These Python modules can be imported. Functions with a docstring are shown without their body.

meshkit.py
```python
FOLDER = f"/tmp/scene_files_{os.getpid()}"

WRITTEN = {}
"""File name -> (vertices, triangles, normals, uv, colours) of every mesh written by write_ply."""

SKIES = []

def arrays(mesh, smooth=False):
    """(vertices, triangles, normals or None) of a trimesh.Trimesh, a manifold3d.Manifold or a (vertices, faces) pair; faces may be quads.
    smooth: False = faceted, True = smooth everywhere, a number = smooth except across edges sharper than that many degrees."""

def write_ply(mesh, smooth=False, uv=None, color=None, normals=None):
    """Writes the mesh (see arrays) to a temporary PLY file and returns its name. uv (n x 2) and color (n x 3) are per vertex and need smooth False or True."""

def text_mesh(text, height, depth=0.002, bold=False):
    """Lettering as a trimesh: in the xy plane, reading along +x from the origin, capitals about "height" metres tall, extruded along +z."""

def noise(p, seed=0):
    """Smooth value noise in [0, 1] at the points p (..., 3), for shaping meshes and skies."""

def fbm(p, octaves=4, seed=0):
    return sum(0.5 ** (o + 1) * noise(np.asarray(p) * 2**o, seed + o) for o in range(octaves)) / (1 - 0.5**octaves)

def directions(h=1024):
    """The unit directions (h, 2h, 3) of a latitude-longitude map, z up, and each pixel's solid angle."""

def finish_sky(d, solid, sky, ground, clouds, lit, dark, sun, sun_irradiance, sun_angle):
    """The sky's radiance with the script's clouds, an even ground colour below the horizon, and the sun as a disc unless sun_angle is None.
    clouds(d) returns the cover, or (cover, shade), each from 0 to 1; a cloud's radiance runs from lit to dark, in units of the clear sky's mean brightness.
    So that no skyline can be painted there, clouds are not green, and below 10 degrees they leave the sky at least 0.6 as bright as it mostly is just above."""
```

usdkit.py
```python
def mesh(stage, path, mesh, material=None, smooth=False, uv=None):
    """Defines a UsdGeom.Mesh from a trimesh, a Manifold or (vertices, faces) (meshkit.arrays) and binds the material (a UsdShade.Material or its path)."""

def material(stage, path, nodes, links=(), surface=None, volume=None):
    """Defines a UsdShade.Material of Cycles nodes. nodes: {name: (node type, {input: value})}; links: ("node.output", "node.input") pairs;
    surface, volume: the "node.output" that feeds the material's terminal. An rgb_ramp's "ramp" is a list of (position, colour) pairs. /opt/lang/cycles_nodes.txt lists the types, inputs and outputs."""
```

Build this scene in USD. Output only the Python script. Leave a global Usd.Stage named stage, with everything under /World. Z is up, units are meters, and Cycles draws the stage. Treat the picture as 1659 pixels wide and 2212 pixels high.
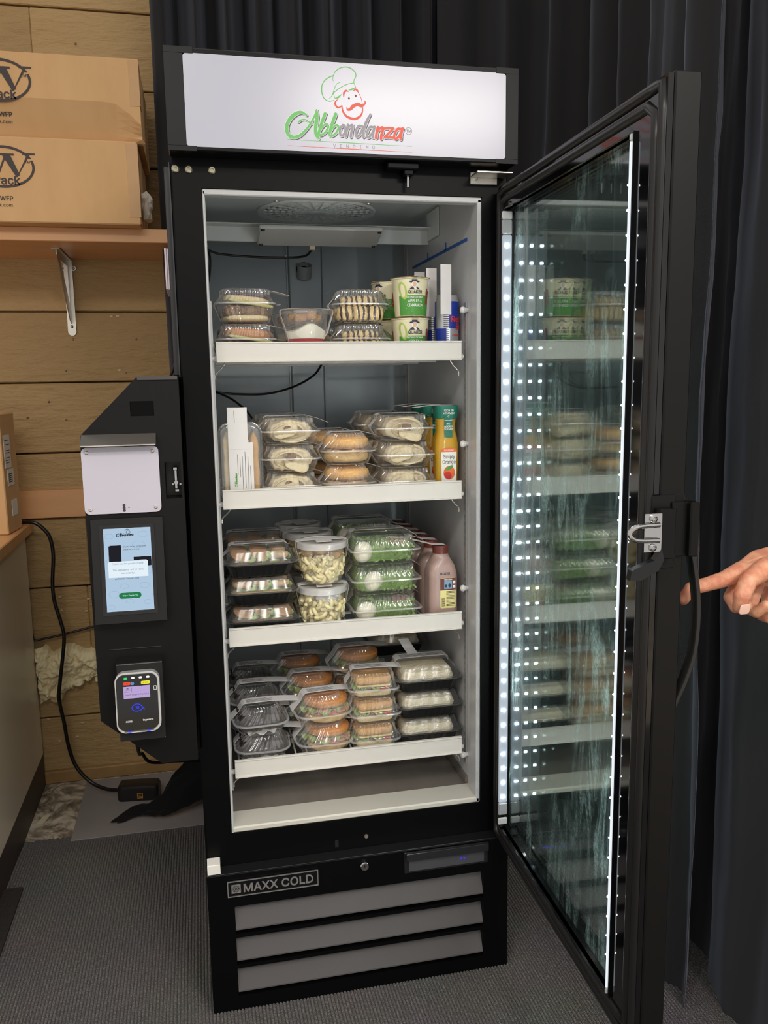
import math
import numpy as np
import trimesh
import manifold3d as m3
from scipy.spatial import cKDTree
from shapely import affinity
from shapely.geometry import LineString, Point, Polygon, box as sbox
from shapely.ops import unary_union
import meshkit
import usdkit
from pxr import Gf, Sdf, Usd, UsdGeom, UsdLux

stage = Usd.Stage.CreateInMemory()
UsdGeom.SetStageUpAxis(stage, 'Z')
UsdGeom.SetStageMetersPerUnit(stage, 1.0)
UsdGeom.Xform.Define(stage, '/World')
UsdGeom.Scope.Define(stage, '/World/Looks')
V = np.array
PI = math.pi

# ---------------------------------------------------------------- camera, light, exposure
EYE, YAW, PITCH, ROLL, FPX = (0.031, -1.7425, 1.3871), 0.2141, -0.1568, -0.0152, 1815.3
cam = UsdGeom.Camera.Define(stage, '/World/camera')
_f = V([math.sin(YAW) * math.cos(PITCH), math.cos(YAW) * math.cos(PITCH), math.sin(PITCH)])
_r = V([math.cos(YAW), -math.sin(YAW), 0.0])
_u = np.cross(_r, _f)
_R, _U = math.cos(ROLL) * _r + math.sin(ROLL) * _u, -math.sin(ROLL) * _r + math.cos(ROLL) * _u
cam.AddTransformOp().Set(Gf.Matrix4d(*_R, 0, *_U, 0, *(-_f), 0, *EYE, 1))
cam.CreateHorizontalApertureAttr(36.0)
cam.CreateFocalLengthAttr(36.0 * FPX / 1659.0)
cam.CreateExposureAttr(0.9)

def srgb(r, g, b):
    x = V([r, g, b], float) / 255
    return tuple(np.where(x < 0.04045, x / 12.92, ((x + 0.055) / 1.055) ** 2.4))

dome = UsdLux.DomeLight.Define(stage, '/World/room_glow')          # the rest of the unseen room
dome.CreateColorAttr(Gf.Vec3f(1.0, 0.96, 0.92))
dome.CreateIntensityAttr(0.135)

def ceiling_lamp(name, loc, w, h, power, color):
    l = UsdLux.RectLight.Define(stage, '/World/' + name)
    l.AddTranslateOp().Set(Gf.Vec3d(*loc))
    l.CreateWidthAttr(w); l.CreateHeightAttr(h)
    l.CreateIntensityAttr(power)
    l.CreateColorAttr(Gf.Vec3f(*color))

ceiling_lamp('ceiling_lamp_left', (-0.7, -2.2, 2.85), 1.2, 0.6, 9.0, (1.0, 0.93, 0.84))  # out of view, placed to light the wall and boxes from the front left
ceiling_lamp('ceiling_lamp_right', (1.25, -3.1, 2.85), 1.2, 0.6, 22.0, (1.0, 0.94, 0.87))  # out of view behind the camera, placed to light the cabinet side and fridge
ES = 2.0 ** -0.9          # a display that should read as colour c on the picture emits c * ES
LED_POWER, STRIP_POWER, SIGN_POWER = 125.0, 0.22, 0.195

# ---------------------------------------------------------------- naming helpers
_taken = {}
def numbered(path):
    n = _taken.get(path, 0)
    _taken[path] = n + 1
    return path if n == 0 else '%s_%03d' % (path, n)

def pth(p):
    return '/World' if p is None else str(p.GetPath())

def tag(o, label=None, cat=None, group=None, kind=None):
    for k, v in (('label', label), ('category', cat), ('group', group), ('kind', kind)):
        if v:
            o.SetCustomDataByKey(k, v)
    return o

def thing(name, label, cat, loc=(0, 0, 0), rz=0.0, group=None, kind=None, rx=0.0, ry=0.0):
    x = UsdGeom.Xform.Define(stage, numbered('/World/' + name))
    x.AddTranslateOp().Set(Gf.Vec3d(*map(float, loc)))
    x.AddRotateXYZOp().Set(Gf.Vec3f(math.degrees(rx), math.degrees(ry), math.degrees(rz)))
    return tag(x.GetPrim(), label, cat, group, kind)

def each(name, meshes, m, parent=None, **k):
    return [obj(name, x, m, parent, **k) for x in meshes]

def obj(name, mesh, m, parent=None, smooth=False, label=None):
    if isinstance(mesh, (list,)):
        mesh = cat(mesh)
    p = usdkit.mesh(stage, numbered(pth(parent) + '/' + name), mesh, m, smooth=smooth).GetPrim()
    return tag(p, label)

def dup(src, loc, rz, label, rx=0.0, ry=0.0):
    was = src.GetCustomData()
    name = ''.join(c for c in src.GetName())
    if name[-4:-3] == '_' and name[-3:].isdigit():
        name = name[:-4]
    r = thing(name, label, was['category'], loc, rz, was.get('group'), None, rx, ry)
    r.GetReferences().AddInternalReference(src.GetPath())
    r.SetInstanceable(True)
    return r

# ---------------------------------------------------------------- materials
_mats = {}
def M(name, col, rough=0.5, metal=0.0, spec=0.5, var=None, bump=None, coat=0.0, stretch=(1, 1, 1), sheen=0.0, space='object', sss=0.0, emit=None):
    """principled; var = (scale, other colour, contrast), bump = (scale, strength, distance)"""
    if name in _mats:
        return _mats[name]
    n = {'p': ('principled_bsdf', {'base_color': col, 'roughness': rough, 'metallic': metal, 'specular_ior_level': spec, 'coat_weight': coat, 'sheen_weight': sheen})}
    if sss:
        n['p'][1].update(subsurface_weight=sss, subsurface_scale=0.006, subsurface_radius=(1.0, 0.35, 0.2))
    if emit:
        n['p'][1].update(emission_color=emit[0], emission_strength=emit[1])
    l = []
    if var or bump:
        n['tc'] = ('texture_coordinate', {})
        n['map'] = ('mapping', {'scale': stretch})
        l.append(('tc.object', 'map.vector') if space == 'object' else ('geo.position', 'map.vector'))
        if space != 'object':
            n['geo'] = ('geometry', {})
            del n['tc']
    if var:
        c = var[2] if len(var) > 2 else 0.25
        n['nz'] = ('noise_texture', {'scale': var[0], 'detail': 5.0, 'roughness': 0.6})
        n['rp'] = ('rgb_ramp', {'ramp': [(0.5 - c, var[1]), (0.5 + c, col)]})
        l += [('map.vector', 'nz.vector'), ('nz.fac', 'rp.fac'), ('rp.color', 'p.base_color')]
    if bump:
        n['nb'] = ('noise_texture', {'scale': bump[0], 'detail': 4.0, 'roughness': 0.6})
        n['bp'] = ('bump', {'strength': bump[1], 'distance': bump[2]})
        l += [('map.vector', 'nb.vector'), ('nb.fac', 'bp.height'), ('bp.normal', 'p.normal')]
    _mats[name] = usdkit.material(stage, '/World/Looks/' + name, n, l, surface='p.BSDF')
    return _mats[name]

def clear(name, tint=(1, 1, 1), rough=0.035, haze=0.04, gain=1.0, base=0.10, hazecol=(0.9, 0.92, 0.92)):
    """thin clear plastic: see-through, mirror-like where the light grazes, a little milky"""
    n = {'fr': ('layer_weight', {'blend': 0.5}), 'p5': ('math', {'math_type': 'power', 'value2': 4.0}), 'g': ('math', {'math_type': 'multiply_add', 'value2': gain, 'value3': base, 'use_clamp': True}),
         't': ('transparent_bsdf', {'color': tint}), 'gl': ('glossy_bsdf', {'color': (1, 1, 1), 'roughness': rough}),
         'd': ('diffuse_bsdf', {'color': hazecol}), 'm1': ('mix_closure', {'fac': haze}), 'm2': ('mix_closure', {})}
    l = [('fr.facing', 'p5.value1'), ('p5.value', 'g.value1'), ('t.BSDF', 'm1.closure1'), ('d.BSDF', 'm1.closure2'), ('g.value', 'm2.fac'), ('m1.closure', 'm2.closure1'), ('gl.BSDF', 'm2.closure2')]
    return usdkit.material(stage, '/World/Looks/' + name, n, l, surface='m2.closure')

def glow(name, c, k=1.0):
    return emitter(name, srgb(*c), ES * k)

def emitter(name, col, power):
    return usdkit.material(stage, '/World/Looks/' + name, {'e': ('emission', {'color': col, 'strength': power})}, [], surface='e.emission')

# ---------------------------------------------------------------- mesh helpers
def cat(ms):
    ms = [x for x in ms if x is not None]
    out = []
    for x in ms:
        if hasattr(x, 'to_mesh'):
            mm = x.to_mesh()
            x = trimesh.Trimesh(mm.vert_properties[:, :3], mm.tri_verts, process=False)
        out.append(x)
    return trimesh.util.concatenate(out)

def bx(x0, x1, y0, y1, z0, z1, c=0.0):
    """box from corner to corner with chamfered edges"""
    if c <= 0:
        m = trimesh.creation.box([x1 - x0, y1 - y0, z1 - z0])
        m.apply_translation([(x0 + x1) / 2, (y0 + y1) / 2, (z0 + z1) / 2])
        return m
    p = []
    for sx in (0, 1):
        for sy in (0, 1):
            for sz in (0, 1):
                X, Y, Z = (x0, x1)[sx], (y0, y1)[sy], (z0, z1)[sz]
                dx, dy, dz = (c, -c)[sx], (c, -c)[sy], (c, -c)[sz]
                p += [(X, Y + dy, Z + dz), (X + dx, Y, Z + dz), (X + dx, Y + dy, Z)]
    return trimesh.convex.convex_hull(V(p))

def tmesh(mf):
    mm = mf.to_mesh()
    return trimesh.Trimesh(mm.vert_properties[:, :3], mm.tri_verts, process=False)

def mani(m):
    m = m.copy(); m.merge_vertices()
    return m3.Manifold(m3.Mesh(np.asarray(m.vertices, np.float32), np.asarray(m.faces, np.uint32)))

def cut(a, *bs):
    a = mani(a) if not hasattr(a, 'to_mesh') else a
    for b in bs:
        a = a - (mani(b) if not hasattr(b, 'to_mesh') else b)
    return tmesh(a)

def spline(pts, n=8, closed=False):
    """Catmull-Rom through the points"""
    p = np.asarray(pts, float)
    if len(p) < 3 and not closed:
        return np.vstack([p[0] + (p[-1] - p[0]) * t for t in np.linspace(0, 1, n + 1)])
    q = np.vstack([p[-1], p, p[0], p[1]]) if closed else np.vstack([2 * p[0] - p[1], p, 2 * p[-1] - p[-2]])
    out = []
    for i in range(1, len(q) - 2):
        a, b, c, d = q[i - 1:i + 3]
        for t in np.linspace(0, 1, n, endpoint=False):
            out.append(0.5 * (2 * b + (c - a) * t + (2 * a - 5 * b + 4 * c - d) * t * t + (3 * b - a - 3 * c + d) * t ** 3))
    if not closed:
        out.append(q[-2])
    return V(out)

def sweep(pts, r, sides=8, cap=True, closed=False):
    """round tube along a polyline; r a number or one per point"""
    p = np.asarray(pts, float)
    n = len(p)
    t = np.roll(p, -1, 0) - np.roll(p, 1, 0) if closed else np.gradient(p, axis=0)
    t /= np.linalg.norm(t, axis=1, keepdims=True) + 1e-12
    a = np.zeros_like(p)
    v = np.cross(t[0], [0, 0, 1.0] if abs(t[0][2]) < 0.9 else [1.0, 0, 0])
    for i in range(n):
        v = v - t[i] * (v @ t[i])
        v /= np.linalg.norm(v) + 1e-12
        a[i] = v
    b = np.cross(t, a)
    ang = np.arange(sides) * 2 * PI / sides
    rr = np.broadcast_to(r, (n,))[:, None, None]
    vs = (p[:, None] + rr * (np.cos(ang)[None, :, None] * a[:, None] + np.sin(ang)[None, :, None] * b[:, None])).reshape(-1, 3)
    f = []
    for i in range(n if closed else n - 1):
        k = (i + 1) % n
        for j in range(sides):
            j2 = (j + 1) % sides
            f += [(i * sides + j, i * sides + j2, k * sides + j2), (i * sides + j, k * sides + j2, k * sides + j)]
    if cap and not closed:
        vs = np.vstack([vs, p[0], p[-1]])
        for j in range(sides):
            j2 = (j + 1) % sides
            f += [(len(vs) - 2, j2, j), (len(vs) - 1, (n - 1) * sides + j, (n - 1) * sides + j2)]
    return trimesh.Trimesh(vs, f, process=False)

def rring(w, d, r, n=64):
    """rounded rectangle, n points evenly along the outline, counter-clockwise"""
    r = min(r, w / 2 - 1e-5, d / 2 - 1e-5)
    a, b = w / 2 - r, d / 2 - r
    L = [2 * b, PI / 2 * r, 2 * a, PI / 2 * r] * 2
    tot = sum(L)
    out = []
    for s in np.arange(n) / n * tot:
        k = 0
        while k < 7 and s > L[k]:
            s -= L[k]; k += 1
        c = [(w / 2, -b), (a, b), (a, d / 2), (-a, b), (-w / 2, b), (-a, -b), (-a, -d / 2), (a, -b)][k]
        if k == 0: out.append((c[0], c[1] + s))
        elif k == 2: out.append((c[0] - s, c[1]))
        elif k == 4: out.append((c[0], c[1] - s))
        elif k == 6: out.append((c[0] + s, c[1]))
        else:
            th = {1: 0, 3: PI / 2, 5: PI, 7: 1.5 * PI}[k] + s / max(r, 1e-9)
            out.append((c[0] + r * math.cos(th), c[1] + r * math.sin(th)))
    return V(out)

def loft(rings, cap0=True, cap1=True):
    n, k = len(rings[0]), len(rings)
    v = np.vstack(rings)
    f = []
    j = np.arange(n); j2 = (j + 1) % n
    for i in range(k - 1):
        f.append(np.stack([i * n + j, i * n + j2, (i + 1) * n + j2], 1))
        f.append(np.stack([i * n + j, (i + 1) * n + j2, (i + 1) * n + j], 1))
    if cap0:
        v = np.vstack([v, rings[0].mean(0)]); f.append(np.stack([np.full(n, len(v) - 1), j2, j], 1))
    if cap1:
        v = np.vstack([v, rings[-1].mean(0)]); f.append(np.stack([np.full(n, len(v) - 1), (k - 1) * n + j, (k - 1) * n + j2], 1))
    return trimesh.Trimesh(v, np.vstack(f), process=False)

def r3(w, d, r, z, n=64, flute=0, amp=0.0, cx=0.0, cy=0.0):
    p = rring(w, d, r, n)
    if flute:
        q = p / np.linalg.norm(p, axis=1, keepdims=True)
        p = p + q * (amp * np.cos(np.arange(n) * 2 * PI * flute / n))[:, None]
    return np.column_stack([p[:, 0] + cx, p[:, 1] + cy, np.full(len(p), z)])

def lathe(prof, n=40, cap0=True, cap1=True):
    a = np.arange(n) * 2 * PI / n
    return loft([np.column_stack([r * np.cos(a), r * np.sin(a), np.full(n, z)]) for r, z in prof], cap0, cap1)

def extr(poly, h, to='xy'):
    """shapely polygon(s) extruded; to='xz': drawn in x,z and standing, thickness towards -y"""
    gs = getattr(poly, 'geoms', [poly])
    ms = [trimesh.creation.extrude_polygon(g, h) for g in gs if g.geom_type == 'Polygon' and g.area > 1e-10]
    m = cat(ms)
    return up(m) if to == 'xz' else m

def up(m):
    m = m.copy()
    v = m.vertices
    m.vertices = np.column_stack([v[:, 0], -v[:, 2], v[:, 1]])
    return m

def mv(m, x=0, y=0, z=0, rx=0, ry=0, rz=0, s=1.0):
    m = m.copy()
    T = trimesh.transformations
    A = T.translation_matrix([x, y, z]) @ T.euler_matrix(rx, ry, rz)
    A[:3, :3] *= s
    m.apply_transform(A)
    return m

def text(s, h, x, y, z, center=True, bold=False, depth=0.0004, width=None, rx=0.0):
    """lettering standing in the x,z plane, facing -y"""
    m = meshkit.text_mesh(s, h, depth, bold)
    b = m.bounds
    if width:
        m.apply_scale([width / (b[1][0] - b[0][0]), 1, 1]); b = m.bounds
    m.apply_translation([-(b[0][0] + b[1][0]) / 2 if center else -b[0][0], 0, 0])
    m = up(m)
    return mv(m, x, y, z, rx=rx)

def stroke(pts, w, n=6, smooth=True):
    """a pen stroke of varying width as a shapely shape"""
    p = spline(pts, n) if smooth else np.asarray(pts, float)
    ws = np.interp(np.linspace(0, 1, len(p)), np.linspace(0, 1, len(np.atleast_1d(w))), np.atleast_1d(w)) / 2
    parts = []
    for i in range(len(p) - 1):
        parts.append(unary_union([Point(p[i]).buffer(ws[i], 5), Point(p[i + 1]).buffer(ws[i + 1], 5)]).convex_hull)
    return unary_union(parts)

def blob(w, d, z0, z1, seed=0, amp=0.003, r=None, dome=0.5, freq=60, n=56, layers=9, flat=0.25):
    """a soft slab or bun: rounded outline, curved sides, uneven surface"""
    r = r if r is not None else min(w, d) / 2
    h = z1 - z0
    rings = []
    for t in np.linspace(-1, 1, layers):
        k = (1 - abs(t) ** (2.0 + 3 * flat)) ** dome if abs(t) < 1 else 0.0
        k = 0.55 * flat + (1 - 0.55 * flat) * k
        rings.append(r3(w * k, d * k, r * k, (z0 + z1) / 2 + h / 2 * t, n))
    m = loft(rings)
    v = m.vertices
    nn = m.vertex_normals
    m.vertices = v + nn * ((meshkit.fbm(v * freq + 31.7 * seed, 3, seed) - 0.5) * 2 * amp)[:, None]
    return m

def grid(P):
    """(a, b, 3) points -> mesh"""
    a, b = P.shape[:2]
    i, j = np.meshgrid(np.arange(a - 1), np.arange(b - 1), indexing='ij')
    q = np.stack([i * b + j, (i + 1) * b + j, (i + 1) * b + j + 1, i * b + j + 1], -1).reshape(-1, 4)
    return trimesh.Trimesh(P.reshape(-1, 3), np.vstack([q[:, [0, 1, 2]], q[:, [0, 2, 3]]]), process=False)

def sheet(P, t=0.003):
    """(a, b, 3) points -> a closed sheet of thickness t"""
    m = grid(P)
    nn = m.vertex_normals
    a, b = P.shape[:2]
    k = a * b
    v = np.vstack([m.vertices, m.vertices - nn * t])
    f = [m.faces, m.faces[:, ::-1] + k]
    idx = np.arange(k).reshape(a, b)
    loop = np.concatenate([idx[:-1, 0], idx[-1, :-1], idx[:0:-1, -1], idx[0, :0:-1]])
    l2 = np.roll(loop, -1)
    f += [np.stack([loop, loop + k, l2 + k], 1), np.stack([loop, l2 + k, l2], 1)]
    m = trimesh.Trimesh(v, np.vstack(f), process=False)
    return m

def RP(w, h, r):
    return sbox(-w / 2 + r, -h / 2 + r, w / 2 - r, h / 2 - r).buffer(r, 10)

def screw(x, y, z, r=0.005, h=0.003):
    """round head on a surface that faces -y"""
    m = lathe([(r, 0), (r * 0.95, h * 0.6), (r * 0.6, h), (r * 0.35, h), (r * 0.3, h * 0.5)], 14)
    return mv(m, x, y, z, rx=PI / 2)
LOGO = {
 'A1': [(259.6, 86.0),(250.9, 90.5),(241.3, 88.8),(229.9, 80.8),(221.8, 67.7),(220.8, 56.3),(224.8, 48.2),(233.5, 45.1),(244.8, 48.6),(256.4, 58.7),(266.4, 71.2),(274.8, 85.9),(278.6, 95.5)],
 'A2': [(278.7, 95.9),(279.3, 84.6),(276.8, 69.4),(276.0, 57.3),(277.9, 49.8),(282.1, 45.1)],
 'A3': [(243.2, 73.2),(250.5, 77.6),(258.5, 77.3),(268.8, 70.3)],
 'b1': [(295.1, 90.2),(289.1, 76.0),(284.2, 62.2),(282.3, 53.3),(286.8, 51.4),(295.1, 57.4),(300.5, 67.2),(297.9, 71.6),(292.5, 69.8),(286.3, 61.5)],
 'b2': [(315.4, 90.6),(309.3, 75.5),(304.4, 60.8),(302.6, 52.7),(307.1, 50.7),(315.4, 56.7),(320.3, 66.1),(317.8, 70.7),(312.6, 68.8),(306.5, 60.2)],
 'o': [(331.2, 70.7),(325.8, 68.3),(322.8, 59.4),(324.6, 52.6),(330.0, 54.3),(333.5, 62.9),(332.2, 70.4),(328.8, 71.5)],
 'n': [(339.1, 72.0),(336.3, 61.5),(334.1, 51.3)],
 'n2': [(335.6, 59.9),(341.0, 68.6),(346.8, 72.3),(348.1, 68.9),(345.8, 60.4),(344.2, 51.1)],
 'd': [(366.6, 70.8),(360.0, 70.9),(354.9, 63.1),(353.8, 53.8),(357.9, 52.0),(363.8, 58.9),(368.1, 67.5)],
 'd2': [(383.5, 93.9),(377.2, 83.2),(371.5, 69.9),(368.9, 61.4),(369.0, 51.9)],
 'a': [(388.9, 70.3),(382.3, 70.0),(377.1, 62.5),(375.7, 53.2),(379.4, 51.4),(385.4, 57.5),(390.2, 66.2)],
 'a2': [(391.4, 70.8),(388.7, 60.7),(387.7, 51.2)],
 'n3': [(398.0, 70.4),(395.4, 60.3),(393.9, 50.8)],
 'n4': [(395.7, 60.3),(401.3, 67.8),(407.2, 70.5),(407.4, 64.6),(405.0, 56.8),(403.9, 50.0)],
 'z': [(410.8, 68.6),(418.9, 70.1),(428.6, 69.6),(420.4, 61.4),(411.1, 52.8),(418.7, 53.6),(427.9, 52.3)],
 'a3': [(444.1, 69.4),(437.3, 69.1),(432.2, 61.9),(430.4, 53.3),(434.6, 51.1),(440.5, 56.8),(445.7, 65.6)],
 'a4': [(447.4, 70.3),(444.3, 60.1),(443.2, 50.7)],
 'hat1': [(313.1, 115.7),(303.3, 113.4),(293.8, 118.2),(289.7, 130.0),(290.9, 142.3),(297.5, 151.6),(306.5, 157.4),(312.9, 160.0),(315.6, 165.8),(323.9, 173.0),(335.3, 176.6),(346.3, 175.0),(354.9, 168.3),(356.4, 160.9),(353.0, 154.7),(352.2, 149.4)],
 'hat2': [(312.9, 160.0),(311.6, 154.7),(312.6, 149.2)],
 'hat3': [(325.7, 148.3),(318.7, 145.0),(314.2, 136.4),(311.5, 128.4),(308.4, 122.5),(303.9, 118.7)],
 'band1': [(311.8, 128.7),(324.6, 138.1),(337.8, 145.2),(352.2, 149.1)],
 'band2': [(352.2, 149.1),(356.0, 140.6)],
 'band3': [(314.5, 119.1),(321.0, 121.4),(328.9, 127.5)],
 'band4': [(341.7, 135.3),(348.2, 137.2),(355.3, 141.0)],
 'band5': [(311.8, 128.7),(314.8, 119.3)],
 'ear': [(319.6, 117.1),(315.6, 112.8),(315.5, 107.5),(319.8, 102.9),(324.2, 103.8),(327.8, 106.7)],
 'jaw': [(327.8, 106.7),(329.9, 96.2),(335.7, 88.6),(344.6, 84.7),(354.5, 84.3),(363.1, 89.0),(367.6, 96.5),(369.0, 105.4)],
 'side': [(358.5, 135.1),(363.9, 126.7),(367.3, 117.8),(368.2, 112.5)],
 'brow1': [(331.9, 122.7),(332.6, 129.8),(336.7, 134.0),(341.1, 132.7)],
 'brow2': [(350.6, 134.3),(355.2, 137.5),(358.8, 135.5),(360.7, 131.8)],
 'mus': [(337.2, 103.8),(339.2, 100.0),(344.7, 101.4),(349.2, 106.2),(355.0, 109.2),(360.8, 110.1),(366.1, 108.3),(371.1, 110.7),(373.8, 115.0),(372.2, 117.7)],
 'eyes': [(342.1, 120.5),(355.3, 125.8)],
 'tm': [(459.6, 66.5),(466.3, 66.8)],
 'l1': [(221.4, 40.8),(465.7, 38.1)],
 'l2': [(221.8, 29.7),(466.4, 27.2)],
 'ven': [(311.1, 35.9),(388.2, 30.6),(311.0, 30.6)],
 'tmt': [(455.0, 68.6),(455.0, 64.0)],
}

# ================================================================ THE SETTING
# ---- plank wall
tan_a, tan_b = srgb(168, 132, 84), srgb(150, 116, 70)
WALL_M = [M('wall_paint_%d' % i, srgb(*c), 0.62, var=(3.0, srgb(*d), 0.3), bump=(26, 0.9, 0.008), stretch=(0.45, 1, 1.7), space='world')
          for i, (c, d) in enumerate([((178, 147, 98), (162, 132, 85)), ((172, 141, 93), (155, 126, 80)), ((184, 153, 104), (168, 138, 90))])]
WY = 1.23
wall = thing('wall_back', 'tan painted horizontal plank wall behind the shelf and the fridge', 'wall', kind='structure')
obj('wall_backing', bx(-2.2, 2.4, WY + 0.014, WY + 0.06, 0, 2.9), M('gap_dark', srgb(70, 50, 30), 0.9), wall)
edges = [0.0, 0.04, 0.238, 0.47, 0.702, 0.943, 1.16, 1.392, 1.62, 1.85, 2.075, 2.309, 2.541, 2.775, 2.9]
joints = {3: [-0.372], 4: [-0.36], 9: [-0.05], 11: [-0.42], 2: [0.4], 6: [0.3], 8: [0.1], 7: [0.5], 5: [-0.9]}
k = 0
for i in range(1, len(edges) - 1):
    xs = [-2.2] + joints.get(i, []) + [2.4]
    for a, b in zip(xs[:-1], xs[1:]):
        obj('plank', bx(a + 0.0003, b - 0.0003, WY - 0.0015 * (k % 3), WY + 0.02, edges[i] + 0.0025, edges[i + 1] - 0.0025, 0.0028), WALL_M[(i * 2 + k) % 3], wall)
        k += 1
nl = []
for (x, z) in [(-0.36, 1.531), (-0.16, 1.53), (-0.3, 2.36), (-0.29, 2.44), (-0.45, 1.33), (-0.4, 1.27), (-0.52, 1.28), (-0.2, 1.42), (-0.39, 1.43)]:
    nl.append(screw(x, WY - 0.003, z, 0.0035, 0.002))
obj('nail_head', nl, M('nail', srgb(120, 105, 85), 0.4, 0.6), wall)
cp = []
for (x, z) in [(-0.463, 0.667), (-0.38, 0.612), (-0.37, 0.655), (-0.46, 0.62), (-0.5, 0.15), (-0.42, 0.21), (-0.28, 0.145), (-0.53, 0.235), (-0.44, 0.16), (-0.235, 1.605), (-0.215, 1.606), (-0.22, 1.43)]:
    cp.append(mv(blob(0.008 + 0.004 * ((x * 917) % 1), 0.006, 0, 0.003, 1, 0.001), x, WY - 0.0015, z, rx=PI / 2))
obj('paint_chip', cp, M('chip', srgb(214, 190, 150), 0.8), wall)
bb = thing('baseboard_back', 'tan painted baseboard along the foot of the plank wall', 'baseboard', kind='structure')
obj('board', bx(-2.2, 2.4, WY - 0.018, WY + 0.004, 0.0, 0.045, 0.004), M('base_paint', srgb(172, 138, 90), 0.5, var=(9, srgb(150, 116, 70), 0.2), space='world'), bb)

# ---- concrete floor
fl = obj('floor', bx(-3.0, 3.2, -4.5, 1.3, -0.08, 0.0), None)
fm = usdkit.material(stage, '/World/Looks/concrete', {
    'g': ('geometry', {}), 'n': ('noise_texture', {'scale': 9.0, 'detail': 8.0, 'roughness': 0.7, 'distortion': 1.6}),
    'n2': ('noise_texture', {'scale': 60.0, 'detail': 6.0, 'roughness': 0.7}),
    'r': ('rgb_ramp', {'ramp': [(0.34, srgb(92, 82, 70)), (0.45, srgb(150, 138, 118)), (0.53, srgb(206, 196, 176)), (0.66, srgb(232, 224, 206))]}),
    'b': ('bump', {'strength': 0.7, 'distance': 0.004}), 'p': ('principled_bsdf', {'roughness': 0.75})},
    [('g.position', 'n.vector'), ('g.position', 'n2.vector'), ('n.fac', 'r.fac'), ('r.color', 'p.base_color'), ('n2.fac', 'b.height'), ('b.normal', 'p.normal')], surface='p.BSDF')
from pxr import UsdShade
UsdShade.MaterialBindingAPI.Apply(fl).Bind(fm)
tag(fl, 'worn mottled concrete floor beside the cabinet', 'floor', kind='structure')

# ================================================================ FLOOR COVERINGS
carpet_nodes = lambda c1, c2, c3: ({
    'g': ('geometry', {}), 'n': ('noise_texture', {'scale': 520.0, 'detail': 3.0, 'roughness': 0.7}), 'n2': ('noise_texture', {'scale': 5.0, 'detail': 3.0}),
    'r': ('rgb_ramp', {'ramp': [(0.38, c1), (0.52, c2), (0.64, c3)]}), 'm': ('mix', {'mix_type': 'multiply', 'fac': 0.35}),
    'b': ('bump', {'strength': 0.9, 'distance': 0.003}), 'p': ('principled_bsdf', {'roughness': 0.95, 'specular_ior_level': 0.1, 'sheen_weight': 0.15})},
    [('g.position', 'n.vector'), ('g.position', 'n2.vector'), ('n.fac', 'r.fac'), ('r.color', 'm.color1'), ('n2.color', 'm.color2'), ('m.color', 'p.base_color'), ('n.fac', 'b.height'), ('b.normal', 'p.normal')])
cn = carpet_nodes(srgb(52, 50, 50), srgb(92, 89, 88), srgb(160, 156, 152))
carpet = usdkit.material(stage, '/World/Looks/ribbed_carpet', cn[0], cn[1], surface='p.BSDF')
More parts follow.
